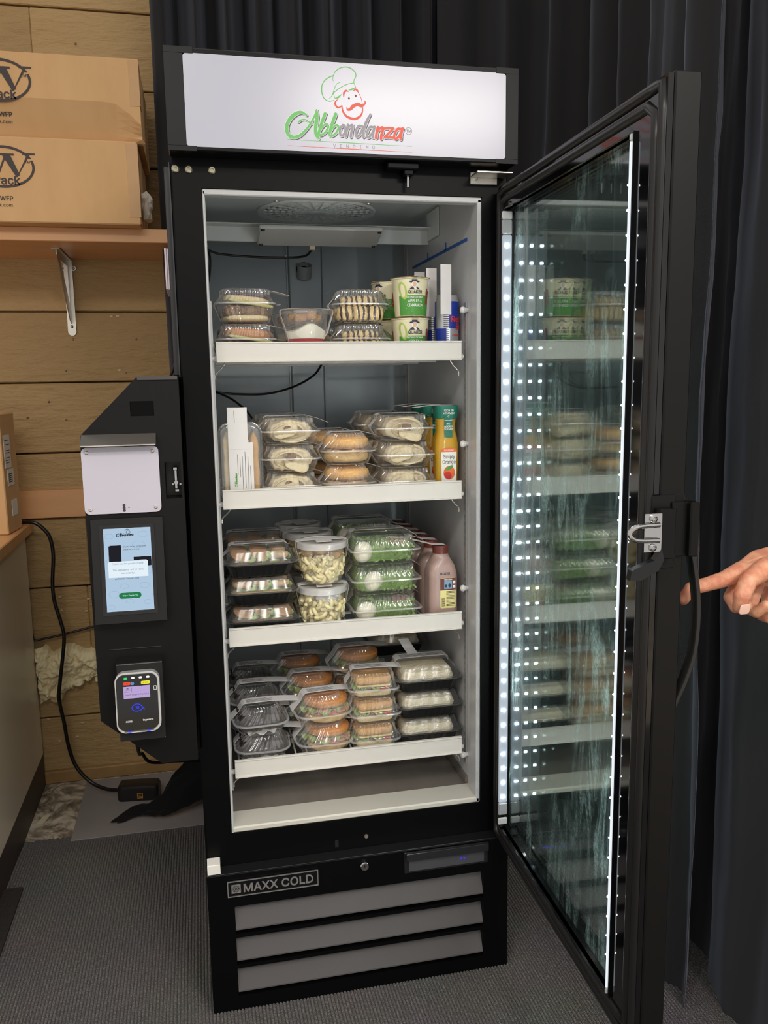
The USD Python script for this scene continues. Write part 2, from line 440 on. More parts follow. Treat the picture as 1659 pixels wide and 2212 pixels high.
def ribbed(x0, x1, y0, y1, z0, pitch=0.0077, h=0.004, seed=0):
    n = int((x1 - x0) / pitch)
    xs, zs = [], []
    for i in range(n):
        a = x0 + i * pitch
        for t, z in ((0.0, 0), (0.18, 0.75), (0.38, 1), (0.62, 1), (0.82, 0.75)):
            xs.append(a + t * pitch); zs.append(z)
    xs, zs = V(xs), V(zs)
    rng = np.random.default_rng(seed)
    ys = np.linspace(y0, y1, 40)
    P = np.zeros((len(xs), len(ys), 3))
    P[..., 0] = xs[:, None] + (meshkit.noise(np.stack(np.broadcast_arrays(ys[None] * 5, xs[:, None] * 0.5, 0 * ys[None]), -1), 3) - 0.5) * 0.006
    P[..., 1] = ys[None]
    P[..., 2] = z0 + 0.003 + h * zs[:, None]
    end = (np.arange(len(xs)) // 5)
    P[:, -1, 1] += rng.uniform(-0.004, 0.003, end.max() + 1)[end]
    P[:, -1, 2] = z0
    P[:, 0, 2] = z0
    P[0, :, 2] = z0; P[-1, :, 2] = z0
    return grid(P)
mat1 = thing('floor_mat', 'large dark grey ribbed floor mat under the fridge', 'mat')
obj('ribbed_pile', ribbed(-0.555, 1.75, -2.6, 0.832, 0.0), carpet, mat1)
mat2 = thing('floor_mat', 'dark floor mat with a straight edge overlapping the left end of the ribbed mat', 'mat')
obj('pile', bx(-1.9, -0.505, -2.6, 0.56, 0.006, 0.018, 0.003), M('flat_mat', srgb(70, 67, 66), 0.95, spec=0.1, var=(300, srgb(40, 38, 38), 0.3), bump=(400, 0.8, 0.003), space='world'), mat2)
pl = obj('floor_sheet', bx(-0.415, 0.02, 0.80, 1.2, 0.0005, 0.004, 0.0005), M('grey_sheet', srgb(150, 146, 146), 0.5, var=(3, srgb(134, 130, 130), 0.3), bump=(6, 0.2, 0.004), space='world'))
tag(pl, 'flat grey sheet lying on the concrete floor against the wall', 'sheet')
sc = obj('paper_scrap', sheet(np.stack(np.broadcast_arrays(np.linspace(-0.536, -0.512, 4)[:, None] + np.linspace(0, 0.012, 5)[None], np.linspace(0.93, 0.985, 5)[None], 0.002 + 0.004 * np.linspace(0, 1, 4)[:, None] ** 2), -1), 0.0006), M('cream_paper', srgb(242, 232, 200), 0.8))
tag(sc, 'small cream scrap of paper on the bare concrete', 'paper')

# ================================================================ WALL SHELF, BRACKET, BOXES
wood = M('maple', srgb(220, 168, 116), 0.38, var=(6, srgb(204, 150, 100), 0.3), bump=(40, 0.08, 0.001), stretch=(0.3, 3, 3), space='world')
sh = thing('wall_shelf', 'long light wooden shelf holding two cardboard boxes', 'shelf')
obj('board', bx(-1.6, 0.02, 0.86, WY - 0.001, 1.786, 1.824, 0.002), wood, sh)
steel = M('zinc', srgb(205, 200, 190), 0.32, 0.9)
br = thing('shelf_bracket', 'zinc metal angle bracket with a brace under the wooden shelf', 'bracket')
wp = unary_union([sbox(-0.013, 1.555, 0.013, 1.79), Point(0, 1.556).buffer(0.013)])
wpf = wp.union(unary_union([Point(-0.017, 1.757).buffer(0.008), Point(0.017, 1.757).buffer(0.008), sbox(-0.017, 1.749, 0.017, 1.765)]))
obj('wall_plate', mv(extr(wpf, 0.003, 'xz'), -0.36, WY - 0.005, 0), steel, br)
obj('shelf_plate', bx(-0.373, -0.347, 0.985, WY - 0.006, 1.781, 1.785, 0.001), steel, br)
gus = Polygon([(0.0, 0.0), (0.225, 0.0), (0.225, -0.012), (0.03, -0.19), (0.0, -0.2)]).difference(Polygon([(0.018, -0.02), (0.16, -0.02), (0.018, -0.14)]))
g = extr(gus, 0.003)   # x = distance from the wall, y = height
g.vertices = np.column_stack([-0.3615 + g.vertices[:, 2], WY - 0.008 - g.vertices[:, 0], 1.781 + g.vertices[:, 1]])
obj('brace', g, steel, br)
for x, z in ((-0.377, 1.757), (-0.343, 1.757), (-0.36, 1.572)):
    obj('screw', screw(x, WY - 0.008, z, 0.005, 0.003), M('screw_steel', srgb(150, 145, 138), 0.3, 0.9), br)

card = M('cardboard', srgb(214, 174, 126), 0.85, spec=0.2, var=(14, srgb(202, 160, 112), 0.35), bump=(90, 0.12, 0.002), stretch=(1, 1, 0.4))
card2 = M('cardboard_tape', srgb(196, 154, 106), 0.45, var=(14, srgb(186, 144, 96), 0.35))
ink = M('box_ink', srgb(72, 64, 62), 0.8)
def logo_W(cx, cz, s):
    """W in an open ring"""
    def q(*p): return Polygon([(cx + a * s, cz + b * s) for a, b in p])
    ring_ = affinity.scale(Point(cx, cz).buffer(1, 40), 0.92 * s, 0.62 * s).difference(affinity.scale(Point(cx, cz).buffer(1, 40), 0.85 * s, 0.545 * s))
    ring_ = ring_.difference(q((0.56, 0.2), (1.2, 0.34), (1.2, 0.28), (0.56, 0.145)))
    w = [q(*[(a * 1.12 + 0.12, b * 1.15 + 0.02) for a, b in p_]) for p_ in (((-0.62, 0.3), (-0.42, 0.3), (-0.2, -0.22), (-0.29, -0.28)), ((-0.29, -0.28), (-0.2, -0.2), (0.02, 0.3), (-0.03, 0.3)),
         ((-0.12, 0.3), (0.1, 0.3), (0.32, -0.22), (0.23, -0.28)), ((0.23, -0.28), (0.3, -0.2), (0.62, 0.32), (0.55, 0.32)),
         ((-0.7, 0.27), (-0.7, 0.32), (-0.32, 0.32), (-0.32, 0.27)), ((-0.2, 0.27), (-0.2, 0.32), (0.2, 0.32), (0.2, 0.27)), ((0.42, 0.3), (0.42, 0.345), (0.74, 0.345), (0.74, 0.3)))]
    return unary_union([ring_] + w)
def box_print(parent, cx, cz, y, s, lean=0.0):
    lm = [extr(logo_W(0, 0, s), 0.0004, 'xz'), text('Pack', 0.24 * s, 0.1 * s, 0, -0.56 * s + 0.05 * s, bold=True), text('TM', 0.07 * s, 0.72 * s, 0, 0.12 * s, bold=True)]
    obj('printed_logo', mv(cat(lm), cx, y, cz, rx=lean), ink, parent)
def carton(name, label, x0, x1, y0, y1, z0, z1, crease=None):
    t = thing(name, label, 'box', (x1, y0, z0))
    w, d, h = x1 - x0, y1 - y0, z1 - z0
    if crease is None:
        obj('carton', bx(-w, 0, 0, d, 0, h, 0.003), card, t)
        obj('tape', bx(-0.03, 0.0012, -0.0012, 0.05, 0.02, h * 0.97, 0.0004), card2, t)
    else:
        P = np.zeros((30, 14, 3))
        xs = np.linspace(-w, 0.0, 30)
        zz = np.concatenate([np.linspace(0, crease * h, 6), np.linspace(crease * h, h, 8)[0:]])
        for i, x in enumerate(xs):
            drop = 0.055 * np.clip((x + 0.075) / 0.075, 0, 1) ** 1.3
            for j, z in enumerate(zz):
                c = crease * h - drop
                zc = z if j > 6 else z * (c / (crease * h))
                y = 0.045 * (1 - zc / c) ** 1.0 if zc < c else 0.0
                P[i, j] = (x, y, zc)
        P[-1, :2, 1] -= 0.012; P[-1, 0, 0] += 0.006; P[-2, :2, 1] -= 0.004
        front = sheet(P, 0.003)
        body = extr(Polygon([(0.003, h), (d, h), (d, 0), (0.05, 0), (0.003, crease * h)]), w)
        v = body.vertices
        body.vertices = np.column_stack([-v[:, 2], v[:, 0], v[:, 1]])
        obj('carton', [front, body], card, t)
        obj('tape', bx(-0.026, 0.0012, -0.0012, 0.05, h * 0.42, h * 0.985, 0.0004), card2, t)
    return t
b1 = carton('cardboard_box', 'cardboard carton directly on the wooden wall shelf, lower of the two', -1.05, -0.100, 0.80, 1.20, 1.8245, 2.046)
box_print(b1, -0.352, 0.143, -0.0004, 0.088)
obj('printed_code', [text('-DWFP', 0.0112, -0.358, -0.0004, 0.056, bold=True), text('ack.com', 0.0088, -0.358, -0.0004, 0.040)], ink, b1)
obj('foam_packing', mv(blob(0.03, 0.05, 0, 0.09, 3, 0.012), 0.012, 0.1, 0.02), M('foam_white', srgb(205, 195, 180), 0.9), b1)
b2 = carton('cardboard_box', 'crumpled cardboard carton with a creased front, on top of the other', -1.02, -0.085, 0.79, 1.19, 2.0465, 2.256, crease=0.46)
box_print(b2, -0.358, 0.137, -0.0008, 0.088)
obj('printed_label', mv(cat([text('-DWFP', 0.0112, 0, 0, 0.0, bold=True), text('ack.com', 0.0088, 0.0, 0, -0.017)]), -0.360, 0.0195, 0.052, rx=math.atan(0.045 / 0.096)), ink, b2)

# ================================================================ CABINET, COUNTER, BACKSPLASH, PARCEL
greige = M('laminate', srgb(226, 215, 192), 0.3, var=(2, srgb(220, 208, 184), 0.3), space='world')
cb = thing('base_cabinet', 'greige laminate base cabinet with a black toe kick at the left edge', 'cabinet')
obj('side_panel', bx(-1.7, -0.552, 0.1, 1.20, 0.12, 0.90, 0.002), greige, cb)
obj('toe_kick', bx(-1.7, -0.556, 0.16, 1.205, 0.0, 0.12, 0.001), M('toe_black', srgb(58, 48, 42), 0.5), cb)
obj('vinyl_base', bx(-0.556, -0.5535, 0.16, 1.21, 0.0, 0.12, 0.0006), M('toe_black', srgb(58, 48, 42), 0.5), cb)
ct = obj('worktop', bx(-1.75, -0.527, 0.07, 1.205, 0.9005, 0.936, 0.003), wood)
tag(ct, 'light wooden countertop on the greige cabinet', 'worktop')
bs = obj('backsplash_board', bx(-1.75, -0.03, 1.206, WY - 0.002, 0.945, 1.038, 0.002), wood)
tag(bs, 'light wooden backsplash strip fixed along the plank wall above the countertop', 'board')
pc = thing('parcel', 'tall cardboard parcel with white shipping labels on the countertop', 'box', (-0.549, 0.955, 0.937), rz=-0.10)
obj('carton', bx(-0.3, 0, 0, 0.135, 0, 0.365, 0.003), card, pc)
for i, (a, b, c, d) in enumerate([(0.018, 0.075, 0.20, 0.30), (0.03, 0.09, 0.145, 0.195), (0.05, 0.1, 0.05, 0.1)]):
    obj('shipping_label', bx(0.0002, 0.0012, a, b, c, d), M('label_white', srgb(225, 222, 215), 0.6), pc)
ln = [bx(0.0012, 0.0016, 0.026 + 0.0, 0.066, z, z + 0.002) for z in V([0.215, 0.222, 0.23, 0.245, 0.252, 0.27, 0.283])] + [bx(0.0012, 0.0016, 0.04, 0.075, 0.155 + 0.006 * i, 0.158 + 0.006 * i) for i in range(5)]
obj('printed_line', ln, ink, pc)

# ================================================================ CURTAINS
black_cloth = usdkit.material(stage, '/World/Looks/drape', {
    'g': ('geometry', {}), 'n': ('noise_texture', {'scale': 700.0, 'detail': 2.0}), 'b': ('bump', {'strength': 0.25, 'distance': 0.001}),
    'p': ('principled_bsdf', {'base_color': srgb(37, 36, 36), 'roughness': 0.85, 'specular_ior_level': 0.2, 'sheen_weight': 0.2, 'sheen_roughness': 0.5, 'sheen_tint': (0.75, 0.8, 1.0)})},
    [('g.position', 'n.vector'), ('n.fac', 'b.height'), ('b.normal', 'p.normal')], surface='p.BSDF')
def curtain(label, path, folds, amp, seed, z0=0.004, z1=2.75, sway=0.02, nz=36, per=9):
    """a hanging drape that follows path (x, y) with folds"""
    p = spline([(a, b, 0) for a, b in path], 24)[:, :2]
    L = np.concatenate([[0], np.cumsum(np.linalg.norm(np.diff(p, axis=0), axis=1))])
    n = folds * per
    s = np.linspace(0, L[-1], n)
    x, y = np.interp(s, L, p[:, 0]), np.interp(s, L, p[:, 1])
    tx, ty = np.gradient(x), np.gradient(y)
    l = np.hypot(tx, ty); nx, ny = ty / l, -tx / l
    zs = np.linspace(z0, z1, nz)
    ph = s / L[-1] * folds * 2 * PI
    q = np.stack(np.broadcast_arrays(s[:, None] * 6, zs[None] * 0.8, np.full((1, 1), seed * 3.3)), -1)
    w = meshkit.fbm(q, 3, seed) - 0.5
    a = amp * (0.15 + 1.7 * meshkit.noise(np.stack([s * 3.1, s * 0, s * 0 + seed], -1), seed + 5))
    f = np.sin(ph[:, None] + 2.2 * w) * a[:, None] + sway * w * 2
    f += 0.3 * np.sin(2.3 * ph[:, None] + 1.3 + 3 * w) * a[:, None]
    f += 0.010 * (meshkit.fbm(np.stack(np.broadcast_arrays(s[:, None] * 9, zs[None] * 9, np.full((1, 1), 1.0 + seed)), -1), 3, seed + 9) - 0.5)
    P = np.stack([x[:, None] + nx[:, None] * f, y[:, None] + ny[:, None] * f, np.broadcast_to(zs[None], f.shape)], -1)
    t = obj('curtain', sheet(P, 0.0025), black_cloth, smooth=True)
    return tag(t, label, 'curtain')
curtain('black curtain with narrow folds hanging behind the fridge', [(-0.052, 1.02), (0.25, 1.01), (0.55, 0.995), (0.95, 0.99)], 10, 0.036, 1)
curtain('black curtain with broad folds running behind the open door, right of the fridge', [(0.80, 0.925), (1.0, 0.85), (1.16, 0.62), (1.15, 0.3), (1.07, 0.03), (1.003, -0.255)], 8, 0.026, 2)
curtain('smooth black curtain nearest the camera along the right edge', [(1.55, 0.75), (1.36, 0.36), (1.18, -0.04), (1.10, -0.32), (1.11, -0.55), (1.22, -0.72), (1.48, -0.86), (1.9, -1.0), (2.4, -1.1)], 11, 0.014, 3, sway=0.04)

# ================================================================ FOAM ON THE WALL
gx, gz = np.meshgrid(np.linspace(-0.5485, -0.30, 110), np.linspace(0.285, 0.505, 90), indexing='ij')
q = np.stack([gx * 14, gz * 14, gx * 0], -1)
edge = np.minimum.reduce([(gx + 0.56) / 0.02, (-0.305 - gx) / 0.05, (gz - 0.30 - 0.055 * np.clip((gx + 0.55) / 0.2, 0, 1)) / 0.035, (0.492 - gz) / 0.03])
edge += (meshkit.fbm(q * 1.3, 4, 4) - 0.5) * 3.2
body = np.clip(edge, -0.4, 1.2)
lump = 1 - np.abs(meshkit.fbm(q * 1.1 + 5, 4, 8) - 0.5) * 2
crumb = np.abs(meshkit.fbm(q * 5 + 2, 4, 12) - 0.5)
depth = np.where(body > 0, 0.012 + 0.038 * np.sqrt(np.clip(body, 0, 1)) * lump ** 2 + 0.022 * crumb, body * 0.03)
P = np.stack([gx + (meshkit.fbm(q * 2 + 9, 3, 2) - 0.5) * 0.012, WY - 0.003 - depth, gz - 0.012 * lump * np.clip(body, 0, 1)], -1)
fo = obj('spray_foam', grid(P), M('spray_foam', srgb(246, 234, 196), 0.5, sss=0.15, var=(30, srgb(232, 214, 166), 0.3), space='world'), smooth=True)
tag(fo, 'lumpy cream expanding foam squeezed out on the plank wall', 'foam')

# ================================================================ THE FRIDGE
W, H, DEP = 0.686, 1.9935, 0.80
black = M('fridge_black', srgb(7, 7, 8), 0.4, spec=0.12, bump=(900, 0.05, 0.0005))
gloss = M('gloss_black', srgb(9, 9, 11), 0.07, spec=0.6)
white_in = M('liner_white', srgb(192, 193, 194), 0.35)
grey_in = M('liner_grey', srgb(150, 160, 164), 0.3, 0.1)
chrome = M('chrome', srgb(186, 186, 186), 0.14, 1.0)
lip_white = M('lip_white', srgb(216, 213, 205), 0.4)
OX0, OX1, OZ0, OZ1 = 0.0575, 0.629, 0.408, 1.7565
fr = thing('display_fridge', 'tall black glass-door display fridge standing open, with a white backlit sign on top', 'fridge')
shell = cut(bx(0, W, 0.0, DEP, 0.03, H - 0.002, 0.004), bx(OX0, OX1, -0.1, 0.70, OZ0, OZ1 + 0.002), bx(OX0, OX1, 0.0295, 0.70, OZ0, 1.86))
obj('cabinet_body', shell, black, fr)
# interior: everything a hair inside the hole in the shell
obj('side_liner', bx(OX1 - 0.006, OX1 - 0.0003, 0.012, 0.69, OZ0 + 0.0003, 1.81), white_in, fr)
obj('side_liner', bx(OX0 + 0.0003, OX0 + 0.006, 0.012, 0.69, OZ0 + 0.0003, 1.81), white_in, fr)
obj('back_liner', bx(OX0 + 0.0003, OX1 - 0.0003, 0.665, 0.695, OZ0 + 0.0003, 1.81), grey_in, fr)
obj('back_channel', [bx(0.293, 0.385, 0.655, 0.664, 0.55, 1.80, 0.003), bx(0.287, 0.291, 0.66, 0.664, 0.55, 1.80), bx(0.387, 0.391, 0.66, 0.664, 0.55, 1.80)], grey_in, fr)
obj('ceiling_liner', cut(bx(OX0 + 0.0003, OX1 - 0.0003, 0.03, 0.69, 1.80, 1.84), mv(lathe([(0.138, -0.1), (0.138, 0.1)], 40), 0.34, 0.41, 1.82)), M('liner_ceiling', srgb(206, 214, 214), 0.4), fr)
fw = 0.026
obj('opening_trim', [bx(OX0 + 0.0003, OX1 - 0.0003, 0.0015, 0.029, OZ1 - 0.010, OZ1 + 0.0015, 0.002), bx(OX1 - 0.010, OX1 - 0.0004, 0.0015, 0.045, OZ0 + 0.0005, OZ1 - 0.002, 0.002),
                     bx(OX0 + 0.0004, OX0 + 0.005, 0.0015, 0.03, OZ0 + 0.0005, OZ1 - 0.002, 0.001)], M('trim_white', srgb(186, 187, 187), 0.3), fr)
obj('sill', bx(OX0 + 0.0005, OX1 - 0.0005, 0.0015, 0.075, OZ0 + 0.0003, OZ0 + 0.014, 0.003), M('sill_white', srgb(200, 197, 186), 0.4), fr)
obj('floor_tray', [bx(OX0 + 0.006, OX1 - 0.006, 0.076, 0.664, OZ0 + 0.002, OZ0 + 0.010), bx(OX1 - 0.012, OX1 - 0.0065, 0.076, 0.664, OZ0 + 0.011, OZ0 + 0.03)],
    M('tray_steel', srgb(146, 138, 130), 0.3, 0.25, var=(2, srgb(122, 115, 108), 0.3), stretch=(6, 1, 1)), fr)
# fan grille in the ceiling: rings and spokes
gr = []
for r in V([0.03, 0.045, 0.06, 0.075, 0.09, 0.105, 0.12]):
    a = np.linspace(0, 2 * PI, 40, endpoint=False)
    gr.append(sweep(np.column_stack([0.34 + r * np.cos(a), 0.41 + r * np.sin(a), np.full(40, 1.798)]), 0.0026, 6, closed=True))
for kk in range(24):
    a = kk * PI / 12
    gr.append(sweep([(0.34 + 0.02 * math.cos(a), 0.41 + 0.02 * math.sin(a), 1.798), (0.34 + 0.132 * math.cos(a), 0.41 + 0.132 * math.sin(a), 1.799)], 0.0032, 6))
gr.append(mv(lathe([(0.146, 0.0), (0.144, -0.006), (0.132, -0.004), (0.128, 0.001)], 48, False, False), 0.34, 0.41, 1.7995))
gr.append(mv(lathe([(0.022, 0.0), (0.022, -0.005), (0.015, -0.007)], 24), 0.34, 0.41, 1.799))
obj('fan_grille', gr, M('grille_white', srgb(222, 228, 228), 0.4), fr)
for kk in range(4):
    a = PI / 4 + kk * PI / 2
    obj('grille_screw', mv(lathe([(0.006, 0), (0.005, -0.003)], 14), 0.34 + 0.154 * math.cos(a), 0.41 + 0.154 * math.sin(a), 1.7995), steel, fr)
obj('fan_housing', mv(lathe([(0.137, 0.03), (0.137, 0.0)], 40, True, False), 0.34, 0.41, 1.803), M('fan_dark', srgb(40, 46, 48), 0.6), fr)
# support bar with arms, reader plate hung under it
barm = M('bar_white', srgb(216, 222, 221), 0.4)
obj('support_bar', [bx(OX0 + 0.0065, OX1 - 0.0065, 0.395, 0.40, 1.722, 1.757, 0.001), bx(OX0 + 0.0065, OX1 - 0.0065, 0.36, 0.40, 1.757, 1.760, 0.001),
                    bx(OX1 - 0.010, OX1 - 0.0065, 0.30, 0.40, 1.73, 1.797, 0.001), bx(OX0 + 0.0065, OX0 + 0.010, 0.20, 0.40, 1.73, 1.797, 0.001)], barm, fr)
rp_ = obj('reader_plate', mv(bx(-0.1475, 0.1475, -0.047, 0.047, 0.0, 0.010, 0.003), 0.337, 0.345, 1.725, rx=-0.282), M('plate_white', srgb(206, 208, 205), 0.4), fr)
for x in (0.198, 0.476):
    for y in (0.308, 0.382):
        obj('plate_screw', mv(lathe([(0.005, 0), (0.004, -0.0035)], 12), x, y, 1.7255 - (y - 0.345) * 0.29), M('screw_black', srgb(20, 20, 20), 0.4), rp_)
cable_m = M('cable_black', srgb(14, 14, 15), 0.35)
obj('plate_plug', bx(0.318, 0.331, 0.388, 0.40, 1.704, 1.716, 0.001), M('plug_cream', srgb(222, 212, 180), 0.5), rp_)
obj('cable', [sweep(spline([(0.324, 0.395, 1.706), (0.31, 0.42, 1.694), (0.27, 0.44, 1.692), (0.18, 0.45, 1.694), (0.10, 0.45, 1.700), (0.066, 0.45, 1.712)]), 0.0028),
              sweep(spline([(0.07, 0.5, 1.725), (0.078, 0.5, 1.70), (0.076, 0.5, 1.66), (0.068, 0.5, 1.61), (0.066, 0.5, 1.5)]), 0.0028)], cable_m, rp_)
obj('cable', [sweep(spline([(0.36, 0.5, 1.435), (0.34, 0.55, 1.40), (0.29, 0.6, 1.37), (0.22, 0.63, 1.352), (0.14, 0.64, 1.352), (0.066, 0.63, 1.36)]), 0.003),
              sweep(spline([(0.08, 0.6, 1.36), (0.12, 0.58, 1.34), (0.155, 0.55, 1.31), (0.175, 0.5, 1.28)]), 0.003)], cable_m, fr)
obj('drain_spout', mv(lathe([(0.020, -0.035), (0.020, 0.0), (0.017, 0.0), (0.017, -0.03)], 24, False, True), 0.335, 0.634, 1.70, rx=0.5), M('spout_grey', srgb(150, 156, 158), 0.4), fr)
obj('spout_hole', mv(lathe([(0.021, 0), (0.021, 0.0015)], 24), 0.335, 0.6545, 1.69, rx=PI / 2), M('hole_black', srgb(5, 5, 6), 0.8), fr)
for (x, z) in [(0.287, 1.725), (0.37, 1.72), (0.372, 1.31), (0.29, 1.29)]:
    obj('liner_screw', screw(x, 0.6595, z, 0.005, 0.002), steel, fr)
obj('tape_strip', [bx(OX1 - 0.0072, OX1 - 0.0062, 0.08, 0.56, -0.003, 0.004), bx(OX1 - 0.0072, OX1 - 0.0062, 0.24, 0.247, 0.0, 0.018), bx(OX1 - 0.0072, OX1 - 0.0062, 0.40, 0.407, 0.0, 0.018)], M('tape_blue', srgb(40, 92, 170), 0.5), fr)
tp = stage.GetPrimAtPath(str(fr.GetPath()) + '/tape_strip')
UsdGeom.Xformable(tp).AddTranslateOp().Set(Gf.Vec3d(0, 0, 1.686))
# perforated rails at the right and left, with clips
railm = M('rail_steel', srgb(190, 190, 188), 0.3, 0.6)
def rail(x0, x1, y, z0, z1):
    a = bx(x0, x1, y - 0.007, y + 0.007, z0, z1)
    holes = [bx(x0 - 0.01, x1 + 0.01, y - 0.0025, y + 0.0025, z, z + 0.010) for z in np.arange(z0 + 0.012, z1 - 0.02, 0.0165)]
    return cut(a, m3.Manifold.batch_boolean([mani(h) for h in holes], m3.OpType.Add))
for y, z1 in ((0.085, 1.552), (0.62, 1.75)):
    obj('shelf_rail', rail(OX1 - 0.0105, OX1 - 0.0063, y, 0.47, z1), railm, fr)
    obj('shelf_rail', rail(OX0 + 0.0063, OX0 + 0.0105, y, 0.47, z1), railm, fr)
for z in (1.535, 1.24, 0.905, 0.495):
    obj('rail_knob', mv(lathe([(0.0, 0.012), (0.006, 0.010), (0.008, 0.005), (0.006, 0.0), (0.004, -0.008)], 16), OX1 - 0.013, 0.075, z, ry=-PI / 2), M('knob_white', srgb(225, 225, 222), 0.4), fr)
# ---------------- header with the sign
obj('header_frame', cut(bx(0, W, -0.0513, -0.0008, 1.8135, H, 0.002), bx(0.033, 0.661, -0.2, -0.018, 1.822, 1.983)), M('header_black', srgb(12, 11, 12), 0.32, spec=0.15, bump=(500, 0.1, 0.0005)), fr)
each('header_corner', [bx(-0.0008, 0.052, -0.0525, -0.0505, 1.8128, 1.822, 0.0003), bx(-0.0008, 0.052, -0.0525, -0.0505, 1.983, H + 0.0008, 0.0003), bx(-0.0008, 0.0335, -0.0525, -0.0505, 1.822, 1.983, 0.0003),
                      bx(0.64, W + 0.0008, -0.0525, -0.0505, 1.8128, 1.822, 0.0003), bx(0.64, W + 0.0008, -0.0525, -0.0505, 1.983, H + 0.0008, 0.0003), bx(0.6605, W + 0.0008, -0.0525, -0.0505, 1.822, 1.983, 0.0003)], M('corner_black', srgb(12, 12, 13), 0.4, spec=0.25), fr)
sgn = RP(0.630, 0.163, 0.010)
acr = M('sign_acrylic', srgb(118, 117, 122), 0.22, emit=((0.90, 0.88, 1.0), SIGN_POWER))
sign = obj('backlit_sign', mv(extr(sgn, 0.004, 'xz'), 0.347, -0.0478, 1.9025), acr, fr, label='white backlit sign panel with a chef logo')
P0 = lambda key: [(a / 1000.0, 1.8 + b / 1000.0) for a, b in LOGO[key]]
SY = -0.0519
def ink_mat(n, c): return M('ink_' + n, tuple(0.75 * q for q in srgb(*c)), 0.4, emit=(srgb(*c), SIGN_POWER * 0.6))
G, GR, RD, WH, DK = ink_mat('green', (104, 190, 96)), ink_mat('grey', (150, 145, 152)), ink_mat('red', (226, 84, 62)), ink_mat('white', (236, 234, 240)), ink_mat('dark', (84, 78, 88))
mm_ = 0.001
words_ = {'green': [('A1', [3, 7, 7, 6, 4, 3]), ('A2', [4, 7, 7, 7, 4]), ('A3', [3, 2.5, 2]), ('b1', [6, 6, 6, 4.5, 4, 4, 4, 4, 3, 2]), ('b2', [6, 6, 6, 4.5, 4, 4, 4, 4, 3, 2])],
          'grey': [('o', [4.2]), ('n', [5]), ('n2', [3, 4.5, 5, 5]), ('d', [4.6]), ('d2', [3, 5.5, 5.5, 5]), ('a', [4.6]), ('a2', [5])],
          'red': [('n3', [5.5]), ('n4', [3.5, 5, 5.5, 5.5]), ('z', [4.6]), ('a3', [4.8]), ('a4', [5.4])]}
colr = {'green': G, 'grey': GR, 'red': RD}
allw = []
shapes_ = {}
for c, lst in words_.items():
    shapes_[c] = unary_union([stroke(P0(kx), V(w) * mm_, smooth=(kx != 'z')) for kx, w in lst])
    allw.append(shapes_[c])
allw = unary_union(allw)
obj('lettering_shadow', mv(extr(affinity.translate(allw, 0.0016, -0.0014).buffer(0.0007), 0.0002, 'xz'), 0, SY, 0), DK, sign)
obj('lettering_outline', mv(extr(unary_union([s_.buffer(0.0008) for s_ in shapes_.values()]), 0.0002, 'xz'), 0, SY - 0.0003, 0), WH, sign)
for c, s_ in shapes_.items():
    obj('lettering', mv(extr(s_, 0.0002, 'xz'), 0, SY - 0.0006, 0), colr[c], sign, label='%s part of the script lettering' % c)
hat = unary_union([stroke(P0(kx), V(w) * mm_) for kx, w in (('hat1', [1.0, 1.9, 1.9, 1.6, 2.0, 1.3]), ('hat2', [1.2, .8]), ('hat3', [.8, 1.2, 1.6, .8]), ('band1', [1.4, 1.2]), ('band2', [1.2]), ('band3', [.8, 3.6, .8]), ('band4', [.8, 3.4, .8]), ('band5', [1.0]))])
obj('chef_hat', mv(extr(hat, 0.0002, 'xz'), 0, SY, 0), G, sign)
face = unary_union([stroke(P0(kx), V(w) * mm_) for kx, w in (('ear', [1.2, 3.4, 3.6, 2.5, 2.0]), ('jaw', [2.2, 3.6, 4.4, 4.6, 3.4, 1.6]), ('side', [1.0]), ('brow1', [1.5, 4.0, 3.5, 1.0]), ('brow2', [1.0, 3.2, 3.4, 1.2]), ('mus', [1.2, 3.5, 5.5, 6.5, 6.0, 6.5, 6.0, 4.0, 2.4, 1.0]))])
obj('chef_face', mv(extr(face, 0.0002, 'xz'), 0, SY, 0), RD, sign)
obj('chef_eye', mv(extr(unary_union([Point(p).buffer(0.0019) for p in P0('eyes')]), 0.0002, 'xz'), 0, SY, 0), M('ink_eye', srgb(120, 62, 66), 0.5), sign)
tmc = P0('tm')
obj('trade_mark', [mv(extr(Point(tmc[0]).buffer(0.0069).difference(Point(tmc[0]).buffer(0.0060)), 0.0002, 'xz'), 0, SY, 0), text('TM', 0.0048, tmc[0][0], SY, tmc[0][1] - 0.0024, bold=True)], GR, sign)
obj('rule_line', mv(extr(stroke(P0('l1'), [0.0004, 0.0013, 0.0004], smooth=True), 0.0002, 'xz'), 0, SY, 0), G, sign)
obj('rule_line', mv(extr(stroke(P0('l2'), [0.0004, 0.0013, 0.0004], smooth=True), 0.0002, 'xz'), 0, SY, 0), RD, sign)
obj('small_lettering', [text(ch, 0.0058, 0.312 + i * 0.0128, SY, 1.8305) for i, ch in enumerate('VENDING')], GR, sign)
